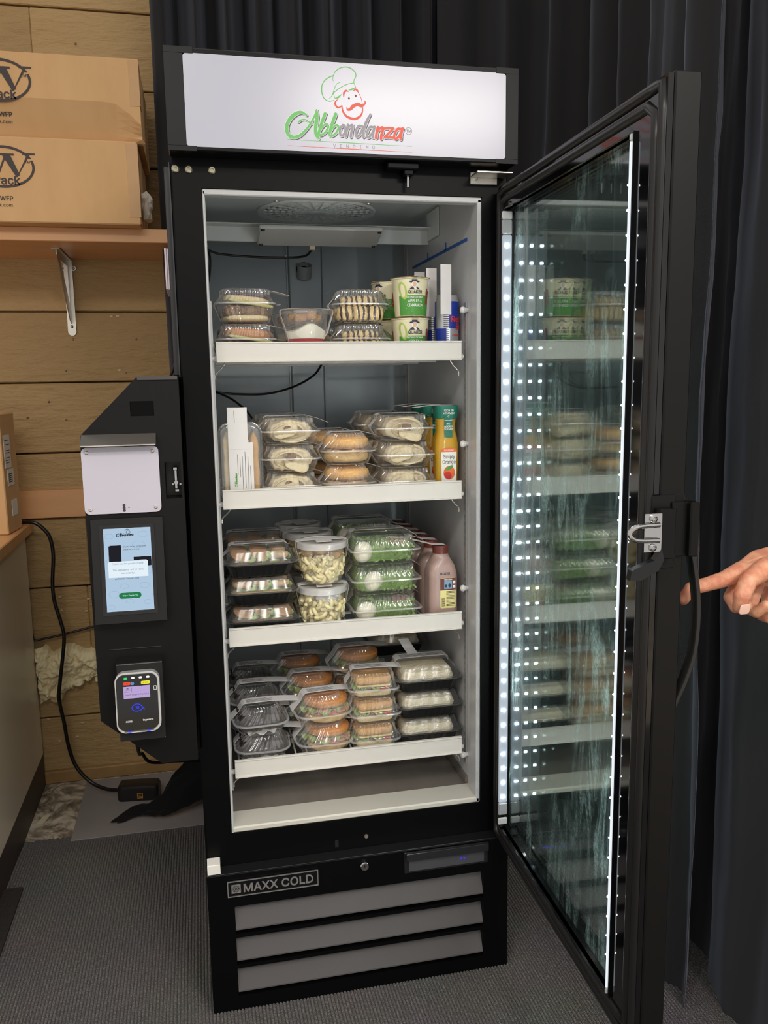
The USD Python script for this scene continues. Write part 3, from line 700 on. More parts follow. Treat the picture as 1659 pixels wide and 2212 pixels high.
# ---------------- top hinge, screws, catch
for x in (0.006, 0.031, 0.075):
    s_ = obj('hinge_bolt', [mv(lathe([(0.0075, 0), (0.0075, 0.002), (0.0055, 0.0035), (0.003, 0.0035), (0.0028, 0.0015)], 20), x + 0.004, -0.0002, 1.792, rx=PI / 2)], M('bolt_zinc', srgb(150, 145, 124), 0.3, 0.9), fr)
obj('top_catch', [bx(0.42, 0.485, -0.036, -0.0005, 1.800, 1.8125, 0.002), bx(0.455, 0.475, -0.03, -0.0005, 1.79, 1.8, 0.002)], black, fr)
obj('catch_pin', mv(lathe([(0.003, -0.022), (0.003, 0.0)], 12), 0.466, -0.018, 1.79), chrome, fr)
obj('top_hinge', [bx(0.602, 0.66, -0.006, -0.0005, 1.782, 1.806, 0.001), bx(0.602, 0.678, -0.05, -0.0065, 1.795, 1.799, 0.001), screw(0.612, -0.006, 1.793, 0.005, 0.003)], steel, fr)
obj('left_edge_cover', bx(-0.0032, -0.0004, 0.003, 0.02, 1.4, 1.805, 0.0004), M('edge_dark', srgb(40, 40, 42), 0.3), fr)
# ---------------- lower front panel with badge, lock, display and louvres
PZ = 0.3335
slots = [(0.181, 0.256), (0.106, 0.180), (0.032, 0.106)]
SLZ = [(0.190, 0.256), (0.116, 0.181), (0.040, 0.107)]
panel = cut(bx(0.0, W, -0.0336, -0.0006, 0.002, PZ, 0.0015), *[bx(0.056, 0.626, -0.2, -0.004, a, b) for a, b in SLZ])
obj('lower_panel', panel, black, fr)
obj('ledge', bx(0.0, W, -0.034, -0.0005, PZ + 0.0003, PZ + 0.0025, 0.0005), M('ledge_satin', srgb(26, 26, 27), 0.3, 0.1), fr)
louv = M('louvre_grey', srgb(84, 81, 81), 0.45, spec=0.25, bump=(600, 0.15, 0.0005))
for a, b in SLZ:
    lp = extr(Polygon([(0.006, b - 0.001), (0.009, b - 0.001), (0.0335, a + 0.012), (0.0335, a + 0.009), (0.0305, a + 0.009)]), 0.5685)
    v = lp.vertices
    lp.vertices = np.column_stack([0.0567 + v[:, 2], -v[:, 0], v[:, 1]])
    obj('louvre', lp, louv, fr)
bd = obj('badge', [bx(0.042, 0.241, -0.0365, -0.0338, 0.281, 0.319, 0.001)], gloss, fr, label='silver framed name badge with snowflake')
silver = M('badge_silver', srgb(196, 194, 190), 0.3, 0.8)
def frame_xz(x0, x1, z0, z1, t, y, d=0.001):
    return mv(extr(sbox(x0, z0, x1, z1).difference(sbox(x0 + t, z0 + t, x1 - t, z1 - t)), d, 'xz'), 0, y, 0)
obj('badge_frame', frame_xz(0.0425, 0.2405, 0.2815, 0.3185, 0.002, -0.0366), silver, bd)
sq = sbox(0.051, 0.290, 0.071, 0.310)
fl_ = unary_union([LineString([(0.061, 0.300), (0.061 + 0.0085 * math.cos(a), 0.300 + 0.0085 * math.sin(a))]).buffer(0.0006) for a in np.arange(8) * PI / 4] +
                  [LineString([(0.061 + 0.005 * math.cos(a), 0.300 + 0.005 * math.sin(a)), (0.061 + 0.0075 * math.cos(a + e), 0.300 + 0.0075 * math.sin(a + e))]).buffer(0.0005) for a in np.arange(8) * PI / 4 for e in (-.4, .4)])
obj('snowflake', mv(extr(sq.difference(fl_), 0.0008, 'xz'), 0, -0.0366, 0), silver, bd)
obj('badge_lettering', text('MAXX COLD', 0.0185, 0.153, -0.0366, 0.2905, bold=True, depth=0.0009, width=0.152), silver, bd)
obj('door_lock', [mv(lathe([(0.010, 0), (0.010, 0.006), (0.0085, 0.008), (0.004, 0.008), (0.0035, 0.006)], 24), 0.345, -0.0336, 0.312, rx=PI / 2)], chrome, fr)
obj('key_slot', bx(0.3438, 0.3462, -0.0422, -0.0415, 0.309, 0.315), M('hole_black', srgb(5, 5, 6), 0.8), fr)
dp = obj('thermostat_display', [bx(0.437, 0.636, -0.0360, -0.0337, 0.278, 0.329, 0.001)], M('display_black', srgb(30, 30, 32), 0.25), fr, label='thermostat display under a clear cover')
obj('display_window', bx(0.447, 0.626, -0.0372, -0.0362, 0.283, 0.315, 0.0003), M('display_grey', srgb(74, 74, 78), 0.15), dp)
obj('display_digit', [bx(0.566 + 0.008 * i, 0.571 + 0.008 * i, -0.0380, -0.0374, 0.3185, 0.3235) for i in range(3)] + [bx(0.568 + 0.008 * i, 0.572 + 0.008 * i, -0.0380, -0.0374, 0.297, 0.2995) for i in range(2)], emitter('led_blue', (0.02, 0.02, 1.0), 1.2), dp)
obj('display_cover', [bx(0.44, 0.634, -0.047, -0.0445, 0.3135, 0.331, 0.0005), bx(0.44, 0.634, -0.0445, -0.0375, 0.329, 0.331)], M('cover_smoke', srgb(38, 38, 41), 0.12), dp)
obj('hinge_shim', bx(0.002, 0.030, -0.0325, -0.0008, PZ + 0.003, PZ + 0.0255, 0.001), M('shim_white', srgb(232, 230, 222), 0.4), fr)
obj('sill_slot', [bx(0.285, 0.293, -0.0013, -0.0006, 0.345, 0.362)], M('hole_black', srgb(5, 5, 6), 0.8), fr)
obj('sill_button', mv(lathe([(0.005, 0), (0.004, 0.003)], 14), 0.357, -0.0005, 0.362, rx=PI / 2), steel, fr)
each('foot', [bx(x, x + 0.05, y, y + 0.05, 0.0, 0.0298) for x in (0.05, 0.58) for y in (0.08, 0.7)], M('rubber', srgb(20, 20, 20), 0.7), fr)
obj('side_cover', [bx(x, x + 0.0036, 0.05 + 0.004 * (i_ % 2), 0.20, 1.572, 1.652, 0.0004) for i_, x in enumerate(np.arange(-0.0206, -0.004, 0.0037))] + [bx(-0.0206, -0.0005, 0.06, 0.20, 1.573, 1.651)], M('sticker_white', srgb(226, 214, 222), 0.5), fr, label='ribbed white cover on the fridge side')
obj('side_knob', mv(lathe([(0.036, 0), (0.036, 0.008), (0.030, 0.013), (0, 0.014)], 28), -0.0004, 0.10, 1.475, ry=-PI / 2), M('knob_black', srgb(24, 24, 25), 0.4), fr)
obj('side_channel', bx(-0.0125, -0.0004, 0.02, 0.05, 1.40, 1.80, 0.002), M('channel_black', srgb(34, 34, 36), 0.4), fr)
obj('power_lead', [sweep(spline([(-0.012, 0.3, 1.45), (-0.02, 0.28, 1.42), (-0.03, 0.25, 1.395)]), 0.003), sweep(spline([(-0.006, 0.3, 1.46), (-0.012, 0.28, 1.425), (-0.022, 0.25, 1.395)]), 0.003)], cable_m, fr)

# ---------------- the door: built in its own u (hinge to latch), v (inner to outer face), z, then swung open
HX, HY, DA = 0.649, -0.0175, 1.591
def D(m):
    m = cat(m) if isinstance(m, list) else (tmesh(m) if hasattr(m, 'to_mesh') else m.copy())
    u, v, z = m.vertices.T
    m.vertices = np.column_stack([HX + u * math.cos(DA) + v * math.sin(DA), HY - u * math.sin(DA) + v * math.cos(DA), z])
    return m
DW, Z0, Z1 = 0.6765, 0.3385, 1.7755
U0, U1, G0, G1 = 0.046, 0.590, 0.381, 1.722
door = obj('door', D(cut(bx(0, DW, 0.017, 0.055, Z0, Z1, 0.002), bx(U0 - 0.002, U1 + 0.002, -0.1, 0.2, G0 - 0.002, G1 + 0.002))), M('door_black', srgb(17, 16, 15), 0.42, spec=0.2, bump=(700, 0.08, 0.0005)), fr, label='black glass door swung open to the right')
gk = M('gasket', srgb(26, 25, 25), 0.35, spec=0.4)
def ringpath(i, v, r=0.012, j=0.0):
    p = rring(DW - 2 * i - j, Z1 - Z0 - 2 * i, r, 120)
    return np.column_stack([p[:, 0] + DW / 2 - j / 2, np.full(len(p), v), p[:, 1] + (Z0 + Z1) / 2])
gm = []
for i, r in ((0.0125, 0.0085), (0.0315, 0.0085)):
    gm.append(sweep(ringpath(i, 0.010, 0.004), r, 10, closed=True))
obj('gasket', D(gm), gk, door, smooth=40)
band = sbox(0.003, Z0 + 0.003, DW - 0.003, Z1 - 0.003).difference(sbox(U0, G0, U1, G1))
bm = extr(band, 0.008)
bm.vertices = np.column_stack([bm.vertices[:, 0], 0.0165 - bm.vertices[:, 2], bm.vertices[:, 1]])
obj('inner_border', D(bm), gloss, door)
lin = sbox(U0 - 0.0017, G0 - 0.0017, U1 + 0.0017, G1 + 0.0017).difference(sbox(U0, G0, U1, G1))
lm = extr(lin, 0.05)
lm.vertices = np.column_stack([lm.vertices[:, 0], 0.054 - lm.vertices[:, 2], lm.vertices[:, 1]])
obj('glass_channel', D(lm), gloss, door)
# panes
def pane_mat(name, frost):
    n = {'fr': ('layer_weight', {'blend': 0.5}), 'p5': ('math', {'math_type': 'power', 'value2': 4.2}), 'k': ('math', {'math_type': 'multiply_add', 'value2': 1.15, 'value3': 0.06, 'use_clamp': True}),
         't': ('transparent_bsdf', {'color': (0.93, 0.965, 0.955)}), 'gl': ('glossy_bsdf', {'color': (0.92, 1.0, 0.98), 'roughness': 0.012}), 'm': ('mix_closure', {})}
    l = [('fr.facing', 'p5.value1'), ('p5.value', 'k.value1'), ('k.value', 'm.fac'), ('t.BSDF', 'm.closure1'), ('gl.BSDF', 'm.closure2')]
    if not frost:
        return usdkit.material(stage, '/World/Looks/' + name, n, l, surface='m.closure')
    n.update({'g': ('geometry', {}), 'mp': ('mapping', {'scale': (17, 17, 3.6)}), 'n1': ('noise_texture', {'scale': 1.0, 'detail': 7.0, 'roughness': 0.72, 'distortion': 0.8}),
              'n2': ('noise_texture', {'scale': 3.6, 'detail': 3.0}), 'n3': ('noise_texture', {'scale': 160.0, 'detail': 3.0, 'roughness': 0.7}),
              'r1': ('rgb_ramp', {'ramp': [(0.48, (0, 0, 0)), (0.60, (1, 1, 1))]}), 'r2': ('rgb_ramp', {'ramp': [(0.40, (0, 0, 0)), (0.56, (1, 1, 1))]}), 'r3': ('rgb_ramp', {'ramp': [(0.35, (0.3, 0.3, 0.3)), (0.65, (1, 1, 1))]}),
              'a': ('math', {'math_type': 'multiply'}), 'b': ('math', {'math_type': 'multiply'}), 'c': ('math', {'math_type': 'multiply_add', 'value2': 0.56, 'value3': 0.02}),
              'df': ('diffuse_bsdf', {'color': (0.58, 0.86, 0.82)}), 'tl': ('translucent_bsdf', {'color': (0.5, 0.8, 0.76)}), 'mf': ('mix_closure', {'fac': 0.45}), 'mo': ('mix_closure', {}),
              'ro': ('math', {'math_type': 'multiply_add', 'value2': 0.10, 'value3': 0.012})})
    l += [('g.position', 'mp.vector'), ('mp.vector', 'n1.vector'), ('g.position', 'n2.vector'), ('g.position', 'n3.vector'), ('n1.fac', 'r1.fac'), ('n2.fac', 'r2.fac'), ('n3.fac', 'r3.fac'),
          ('r1.color', 'a.value1'), ('r2.color', 'a.value2'), ('a.value', 'b.value1'), ('r3.color', 'b.value2'), ('b.value', 'c.value1'), ('r2.color', 'ro.value1'), ('ro.value', 'gl.roughness'),
          ('df.BSDF', 'mf.closure1'), ('tl.BSDF', 'mf.closure2'), ('c.value', 'mo.fac'), ('m.closure', 'mo.closure1'), ('mf.closure', 'mo.closure2')]
    return usdkit.material(stage, '/World/Looks/' + name, n, l, surface='mo.closure')
pm = [pane_mat('glass_frosted', True), pane_mat('glass_clear', False)]
for i, v in enumerate((0.026, 0.037, 0.048)):
    pz = grid(np.stack(np.broadcast_arrays(np.linspace(U0 + 0.0004, U1 - 0.0004, 3)[:, None], np.full((1, 1), v), np.linspace(G0 + 0.0004, G1 - 0.0004, 3)[None]), -1))
    obj('glass_pane', D(pz), pm[min(i, 1)], door)
sp = M('pane_spacer', srgb(120, 124, 124), 0.3, 0.5)
for v0 in (0.0275, 0.0385):
    s_ = extr(sbox(U0 + 0.0005, G0 + 0.0005, U1 - 0.0005, G1 - 0.0005).difference(sbox(U0 + 0.007, G0 + 0.007, U1 - 0.007, G1 - 0.007)), 0.008)
    s_.vertices = np.column_stack([s_.vertices[:, 0], v0 + 0.008 - s_.vertices[:, 2], s_.vertices[:, 1]])
    obj('pane_spacer', D(s_), gloss, door)
# LED strips inside the frame, at the hinge side and at the latch side
led_white = emitter('led_white', (0.93, 0.975, 1.0), LED_POWER)
strip_white = M('led_strip', srgb(66, 78, 90), 0.4, emit=((0.85, 0.93, 1.0), STRIP_POWER))
for side in (0, 1):
    zz = np.arange(0.452, 1.665, 0.0342)
    if side == 0:
        body_ = bx(U0 + 0.0005, U0 + 0.006, 0.001, 0.0215, 0.44, 1.672, 0.002)
        each('strip_channel', [D(c_) for c_ in (bx(U0 + 0.0004, U0 + 0.0064, 0.0006, 0.0219, 1.673, 1.702, 0.002), bx(U0 + 0.0004, U0 + 0.0064, 0.0006, 0.0219, 0.41, 0.4395, 0.002))], M('strip_clear', srgb(150, 154, 156), 0.3), door)
        dots = [bx(U0 + 0.0061, U0 + 0.0075, 0.0075, 0.0140, z, z + 0.0045) for z in zz]
        caps = [bx(U0 + 0.0003, U0 + 0.0066, 0.0003, 0.0222, z, z + 0.016, 0.002) for z in (0.387, 1.7025)]
    else:
        body_ = bx(U1 - 0.0028, U1 - 0.0005, 0.0005, 0.0195, 0.395, 1.71, 0.0008)
        dots = [bx(U1 - 0.0045, U1 - 0.0029, 0.0045, 0.0130, z, z + 0.0065) for z in zz]
        each_ = [mv(trimesh.creation.icosphere(1, 0.0017), U1 - 0.0024, 0.0004, z + 0.003) for z in zz]
        tag(obj('led_glint', D(each_), emitter('led_glint', (0.9, 0.96, 1.0), 8.0), door), kind='stuff')
        caps = [bx(U1 - 0.0034, U1 - 0.0003, 0.0002, 0.0202, z, z + 0.010, 0.002) for z in (0.384, 1.7105)]
    st = obj('led_strip', D(body_), strip_white if side == 0 else M('led_edge', srgb(120, 130, 140), 0.4, emit=((0.9, 0.96, 1.0), 0.45)), door, label='lit white LED strip')
    o_ = obj('led_chip', D(dots), led_white, door)
    tag(o_, None, None, None, 'stuff')
    each('strip_end', [D(c_) for c_ in caps], M('strip_end', srgb(190, 192, 192), 0.3), door)
# latch and handle on the free edge
obj('latch_plate', D(bx(DW + 0.0003, DW + 0.002, 0.004, 0.040, 1.118, 1.222, 0.0008)), M('latch_black', srgb(18, 18, 18), 0.4, spec=0.2), door)
obj('latch_block', D([bx(DW + 0.0022, DW + 0.018, 0.008, 0.032, 1.135, 1.205, 0.001), bx(DW - 0.008, DW + 0.016, 0.0555, 0.070, 1.135, 1.212, 0.002), bx(DW + 0.0022, DW + 0.006, 0.0325, 0.070, 1.135, 1.212, 0.001)]), M('latch_dark', srgb(13, 13, 13), 0.4, spec=0.2), door)
obj('striker', D([bx(DW + 0.0185, DW + 0.021, -0.016, 0.010, 1.146, 1.200, 0.0008), sweep(spline([(DW + 0.024, 0.004, 1.185), (DW + 0.024, -0.03, 1.183), (DW + 0.024, -0.040, 1.174), (DW + 0.024, -0.03, 1.165), (DW + 0.024, 0.004, 1.163)]), 0.0036, 10)] +
    [mv(mv(lathe([(0.0055, 0), (0.0055, 0.002), (0.003, 0.0035), (0.002, 0.002)], 16), 0, 0, 0, ry=PI / 2), DW + 0.021, -0.004, z) for z in (1.193, 1.153)]), chrome, door)
hk = extr(Polygon([(0.010, 1.150), (0.0, 1.135), (-0.034, 1.122), (-0.036, 1.108), (-0.018, 1.108), (0.006, 1.120), (0.014, 1.135)]), 0.012)
hk.vertices = np.column_stack([DW + 0.010 + hk.vertices[:, 2], hk.vertices[:, 0], hk.vertices[:, 1]])
obj('latch_hook', D(hk), M('hook_black', srgb(14, 14, 15), 0.2), door)
hp = spline([(0.0585, 1.225), (0.0655, 1.185), (0.0825, 1.12), (0.0925, 1.055), (0.0905, 0.99), (0.078, 0.945), (0.0575, 0.898)], 10)
ht = np.gradient(hp, axis=0); ht /= np.linalg.norm(ht, axis=1, keepdims=True)
hn = np.column_stack([-ht[:, 1], ht[:, 0]])
rings = []
for p, nn in zip(hp, hn):
    rings.append(V([(DW - 0.022 + a, p[0] + nn[0] * b, p[1] + nn[1] * b) for a, b in ((0.0085, 0.0025), (0.006, 0.0045), (-0.006, 0.0045), (-0.0085, 0.0025), (-0.0085, -0.0025), (-0.006, -0.0045), (0.006, -0.0045), (0.0085, -0.0025))]))
obj('handle', D(loft(rings)), M('handle_black', srgb(36, 35, 34), 0.34, spec=0.4), door, smooth=50, label='bowed black door handle')

# ================================================================ WIRE SHELVES
SHZ = {'top': 1.4664, 'second': 1.1584, 'third': 0.8549, 'bottom': 0.5502}
wirem = M('wire_white', srgb(222, 222, 218), 0.35)
def shelf(which, z):
    t = thing('wire_shelf', '%s white wire shelf with a white price rail along its front' % {'top': 'topmost', 'second': 'second from top', 'third': 'third from top', 'bottom': 'lowest'}[which], 'shelf', (0.0725, 0.06, z), group=None)
    Wd = 0.529
    wz = -0.034
    obj('price_rail', [bx(0, Wd, -0.0065, -0.0045, -0.038, 0, 0.0005), bx(0, Wd, -0.0085, -0.0005, -0.002, 0.0012, 0.0005), bx(0, Wd, -0.0095, 0.004, -0.040, -0.037, 0.0005)], lip_white, t)
    ws = [sweep([(x, 0.004, wz), (x, 0.54, wz)], 0.0022, 6) for x in np.arange(0.012, Wd, 0.0265)]
    ws += [sweep([(0.003, y, wz - 0.004), (Wd - 0.003, y, wz - 0.004)], 0.0032, 6) for y in (0.012, 0.19, 0.36, 0.53)]
    obj('wire_grid', ws, wirem, t)
    for s in (0, 1):
        x = -0.002 if s == 0 else Wd + 0.002
        sg = -1 if s == 0 else 1
        obj('rail_clip', [mv(lathe([(0.0055, -0.008), (0.0055, 0.006), (0.003, 0.008)], 14), x, 0.012, -0.032, ry=sg * PI / 2)], M('knob_white', srgb(225, 225, 222), 0.4), t)
        obj('brace_wire', sweep(spline([(x - sg * 0.02, 0.02, -0.041), (x - sg * 0.012, 0.022, -0.052), (x, 0.024, -0.064), (x + sg * 0.001, 0.025, -0.075)]), 0.0016, 6), steel, t)
    return t
shelves = {k_: shelf(k_, z) for k_, z in SHZ.items()}

# ================================================================ PAYMENT KIOSK on the fridge's left side
kb = M('kiosk_black', srgb(16, 15, 15), 0.45, spec=0.22, bump=(500, 0.12, 0.0005))
kd = M('kiosk_dark', srgb(24, 23, 22), 0.42, spec=0.3, bump=(500, 0.12, 0.0005))
ki = thing('payment_kiosk', 'black angular payment terminal housing mounted on the left side of the fridge', 'payment terminal')
hpoly = Polygon([(-0.083, 1.397), (-0.0042, 1.397), (-0.0042, 0.612), (-0.077, 0.612), (-0.191, 0.716), (-0.1925, 1.288)])
hou = extr(hpoly, 0.30, 'xz')
hou = mv(hou, 0, 0.25, 0)
hou = cut(hou, bx(-0.039, -0.0085, -0.2, 0.0, 1.161, 1.233), bx(-0.097, -0.053, -0.2, -0.044, 1.324, 1.352))
obj('housing', hou, kb, ki)
obj('housing_roof', [bx(-0.081, -0.006, -0.052, 0.24, 1.3975, 1.3995, 0.0005), bx(-0.081, -0.006, -0.0525, -0.0508, 1.392, 1.3995, 0.0005)], M('kiosk_edge', srgb(70, 66, 62), 0.35), ki)
obj('sensor_window', bx(-0.0965, -0.0535, -0.0475, -0.0445, 1.3245, 1.3515), M('sensor_black', srgb(4, 4, 5), 0.4, spec=0.1), ki)
lk = obj('lock_recess', bx(-0.0385, -0.009, -0.006, -0.001, 1.1615, 1.2325), M('recess_black', srgb(6, 6, 7), 0.4), ki, label='chrome latch set in a dark recess')
obj('lock_latch', [bx(-0.0225, -0.0165, -0.022, -0.0065, 1.175, 1.218, 0.001), bx(-0.0245, -0.0155, -0.028, -0.022, 1.214, 1.221, 0.001), bx(-0.0225, -0.0135, -0.028, -0.022, 1.171, 1.177, 0.001), mv(lathe([(0.004, 0), (0.004, 0.01)], 12), -0.019, -0.02, 1.19, rx=PI / 2), mv(lathe([(0.002, 0), (0.002, 0.008)], 10), -0.026, -0.0065, 1.185, rx=PI / 2), mv(lathe([(0.002, 0), (0.002, 0.008)], 10), -0.0115, -0.0065, 1.185, rx=PI / 2)], chrome, lk)
hd = extr(Polygon([(0.05, 1.2905), (0.078, 1.272), (0.078, 1.2685), (0.05, 1.2685)]), 0.138)
hd.vertices = np.column_stack([-0.190 + hd.vertices[:, 2], -hd.vertices[:, 0] - 0.0003, hd.vertices[:, 1]])
obj('hood', hd, M('hood_grey', srgb(76, 72, 68), 0.35), ki)
obj('hood_edge', bx(-0.1895, -0.0525, -0.0792, -0.0784, 1.2695, 1.2715), M('edge_light', srgb(190, 182, 174), 0.35), ki)
wpn = obj('white_panel', mv(extr(RP(0.143, 0.129, 0.010), 0.005, 'xz'), -0.1205, -0.0503, 1.2015), M('panel_white', srgb(196, 192, 204), 0.45), ki, label='square white plastic panel with a screw in each corner')
for x in (-0.1815, -0.0595):
    for z in (1.1465, 1.2565):
        obj('panel_screw', screw(x, -0.0555, z, 0.0036, 0.002), steel, wpn)
obj('indicator_hole', [mv(lathe([(0.0028, 0), (0.0028, 0.0006), (0.0018, 0.0006)], 14), -0.119, -0.0552, z, rx=PI / 2) for z in (1.1425, 1.1475, 1.1525)] + [mv(lathe([(0.0012, 0), (0.0012, 0.0006)], 10), -0.110, -0.0552, 1.148, rx=PI / 2)], M('hole_grey', srgb(60, 56, 60), 0.6), wpn)
# screen in a wedge bezel
TILT = math.atan(0.028 / 0.202)
bzp = extr(Polygon([(0.0502, 1.127), (0.056, 1.127), (0.084, 0.925), (0.0502, 0.915)]), 0.135)
bzp.vertices = np.column_stack([-0.1835 + bzp.vertices[:, 2], -bzp.vertices[:, 0], bzp.vertices[:, 1]])
bz = obj('screen_bezel', bzp, kd, ki, label='tilted bezel with the lit touch screen')
def SC(m):     # drawn flat in x,z about the bezel's centre, then laid on the tilted face
    return mv(cat(m) if isinstance(m, list) else m, -0.116, -0.0702, 1.026, rx=-TILT)
obj('screen_border', SC(bx(-0.052, 0.051, -0.0018, -0.0008, -0.086, 0.09)), gloss, bz)
scr = glow('screen_light', (176, 200, 222))
obj('screen', SC(bx(-0.0445, 0.0440, -0.0026, -0.0019, -0.0785, 0.083)), scr, bz)
sd, sw, sgn2, slb = glow('screen_dark', (34, 34, 40)), glow('screen_white', (228, 240, 248)), glow('screen_green', (40, 124, 76)), glow('screen_grey', (160, 184, 208))
Y1, Y2, Y3 = -0.0027, -0.0034, -0.0042
def stx(s, h, x, z, y=Y1, c=True, w=None): return text(s, h, x, y, z, center=c, depth=0.0003, width=w)
pt = [mv(extr(affinity.scale(Point(0, 0).buffer(1, 16), a, b).difference(affinity.scale(Point(0, 0).buffer(1, 16), a - 0.0009, b - 0.0009)), 0.0002, 'xz'), x, Y1, z) for x, z, a, b in [(-0.034, 0.068, 0.008, 0.005), (0.03, 0.07, 0.01, 0.006), (-0.03, 0.02, 0.011, 0.006), (0.02, 0.05, 0.012, 0.007), (0.028, -0.03, 0.009, 0.006), (-0.03, -0.045, 0.01, 0.007), (0.033, -0.063, 0.008, 0.005), (0.0, -0.06, 0.009, 0.004), (-0.01, -0.03, 0.008, 0.005), (0.038, 0.0, 0.005, 0.008), (-0.036, -0.07, 0.007, 0.004)]]
obj('screen_pattern', SC(pt), slb, bz)
mini = affinity.translate(affinity.scale(affinity.translate(allw, -0.338, -1.866), 0.14, 0.14), 0, 0.066)
obj('screen_logo', SC([mv(extr(mini.buffer(0.0001), 0.0003, 'xz'), 0, Y1, 0), mv(extr(Point(0.002, 0.0745).buffer(0.004).difference(Point(0.002, 0.0745).buffer(0.0034)), 0.0003, 'xz'), 0, Y1, 0), mv(extr(stroke([(-0.004, 0.078), (0.0, 0.081), (0.004, 0.079)], [0.0008]), 0.0003, 'xz'), 0, Y1, 0)]), sd, bz)
obj('screen_picture', SC([bx(-0.036, -0.013, Y2, Y1, 0.018, 0.049, 0), bx(-0.034, -0.013, Y2, Y1, 0.048, 0.050), bx(0.010, 0.043, Y2, Y1, 0.020, 0.026), bx(0.034, 0.043, Y2, Y1, 0.008, 0.024)]), sd, bz)
obj('screen_text', SC([stx('Insert, swipe, or tap your', 0.0027, -0.009, 0.0455, c=False), stx('credit card to pay.', 0.0027, -0.009, 0.040, c=False), stx('performed on your card.', 0.0029, -0.004, -0.0165), stx('View Products', 0.0010, -0.03, -0.0775, c=True)]), sd, bz)
obj('message_box', SC(bx(-0.038, 0.036, Y3 + 0.0003, Y2 - 0.0001, -0.0125, 0.0185)), sw, bz)
obj('message_text', SC([stx('Thank you for your purchase!', 0.0031, -0.001, 0.0125, Y3), stx('The refrigerator will be ready', 0.0031, -0.001, 0.0005, Y3), stx('momentarily...', 0.0031, -0.001, -0.006, Y3)]), glow('screen_text_grey', (110, 134, 160)), bz)
obj('screen_button', SC(mv(extr(RP(0.042, 0.0115, 0.0055), 0.0004, 'xz'), 0, Y1, -0.0485)), sgn2, bz)
obj('button_text', SC(stx('View Products', 0.003, 0, -0.0498, Y2)), sw, bz)
obj('kiosk_fold', mv(lathe([(0.0015, 0.0), (0.0015, 0.10)], 8), -0.165, -0.0497, 0.862, ry=PI / 2), kd, ki)
# card reader on its wedge mount
mtp = extr(Polygon([(0.0502, 0.846), (0.082, 0.842), (0.098, 0.688), (0.0502, 0.684)]), 0.087)
mtp.vertices = np.column_stack([-0.1505 + mtp.vertices[:, 2], -mtp.vertices[:, 0], mtp.vertices[:, 1]])
mt = obj('reader_mount', mtp, kd, ki)
each('mount_edge', [bx(-0.1502, -0.0638, -0.0838, -0.0826, 0.8395, 0.8412), bx(-0.0652, -0.0640, -0.0990, -0.0840, 0.689, 0.6905)], M('edge_grey', srgb(92, 92, 94), 0.35), ki)
T2 = math.atan(0.016 / 0.154)
def RD_(m): return mv(cat(m) if isinstance(m, list) else m, -0.1115, -0.0915, 0.769, rx=-T2)
def rr(w, h, r): return RP(w, h, r)
rd = obj('card_reader', RD_([mv(extr(rr(0.084, 0.119, 0.018), 0.02, 'xz'), 0, 0.001, 0)]), M('reader_silver', srgb(205, 205, 204), 0.25, 0.4), ki, label='card reader with silver rim, black face and lit buttons')
obj('reader_face', RD_(mv(extr(rr(0.0775, 0.110, 0.015), 0.003, 'xz'), -0.0005, -0.0190, 0.001)), gloss, rd)
F1 = -0.0221
def btn(x, z, w, h): return mv(extr(rr(w, h, min(w, h) * 0.4), 0.0004, 'xz'), x, F1, z)
obj('status_light', RD_(btn(-0.021, 0.049, 0.007, 0.0045)), glow('light_green', (60, 220, 110)), rd)
obj('status_lamp', RD_([btn(x, 0.0495, 0.006, 0.004) for x in (-0.007, 0.007, 0.021)]), M('lamp_clear', srgb(225, 222, 215), 0.3, emit=((1, 0.95, 0.9), 0.15)), rd)
obj('stop_button', RD_(btn(-0.019, 0.039, 0.014, 0.006)), glow('light_red', (240, 80, 60)), rd)
obj('help_button', RD_(btn(-0.0085, 0.0385, 0.006, 0.006)), glow('light_cyan', (90, 150, 220)), rd)
obj('start_button', RD_(btn(0.016, 0.039, 0.017, 0.006)), glow('light_yellow', (240, 232, 60)), rd)
obj('reader_button_text', RD_([text('STOP', 0.0024, -0.0205, F1 - 0.0005, 0.0378, depth=0.0003), text('?', 0.0036, -0.0085, F1 - 0.0005, 0.0368, depth=0.0003), text('START', 0.0024, 0.016, F1 - 0.0005, 0.0378, depth=0.0003)]), M('ink_brown', srgb(90, 60, 20), 0.6), rd)
obj('reader_display', RD_(mv(extr(sbox(-0.026, 0.0095, 0.0235, 0.033), 0.0004, 'xz'), 0, F1, 0)), glow('light_lilac', (186, 164, 214)), rd)
obj('reader_display_text', RD_([text('Insert, Swipe or Tap Card', 0.0026, -0.001, F1 - 0.0005, 0.0155, depth=0.0003, width=0.044), text('CREDIT', 0.0018, -0.018, F1 - 0.0005, 0.0255, depth=0.0003), mv(extr(Polygon([(-0.021, 0.0285), (-0.015, 0.0285), (-0.018, 0.0305)]), 0.0003, 'xz'), 0, F1 - 0.0005, 0), mv(extr(sbox(-0.0245, 0.0225, -0.010, 0.023).union(sbox(-0.0105, 0.0225, -0.010, 0.031)), 0.0003, 'xz'), 0, F1 - 0.0005, 0)]), M('ink_dark', srgb(36, 26, 46), 0.6), rd)
tapm = unary_union([stroke([(0.010, -0.010), (0.004, -0.0035), (-0.004, -0.0025), (-0.0105, -0.008), (-0.009, -0.0135), (-0.002, -0.0165), (0.006, -0.0145), (0.011, -0.0105), (0.0125, -0.014)], [0.0011])] + [stroke([(-0.001 + i * 0.0022, -0.012 + 0.0003 * i), (0.0003 + i * 0.0022, -0.0095), (-0.001 + i * 0.0022, -0.0068)], [0.0008]) for i in (-1, 0, 1)])
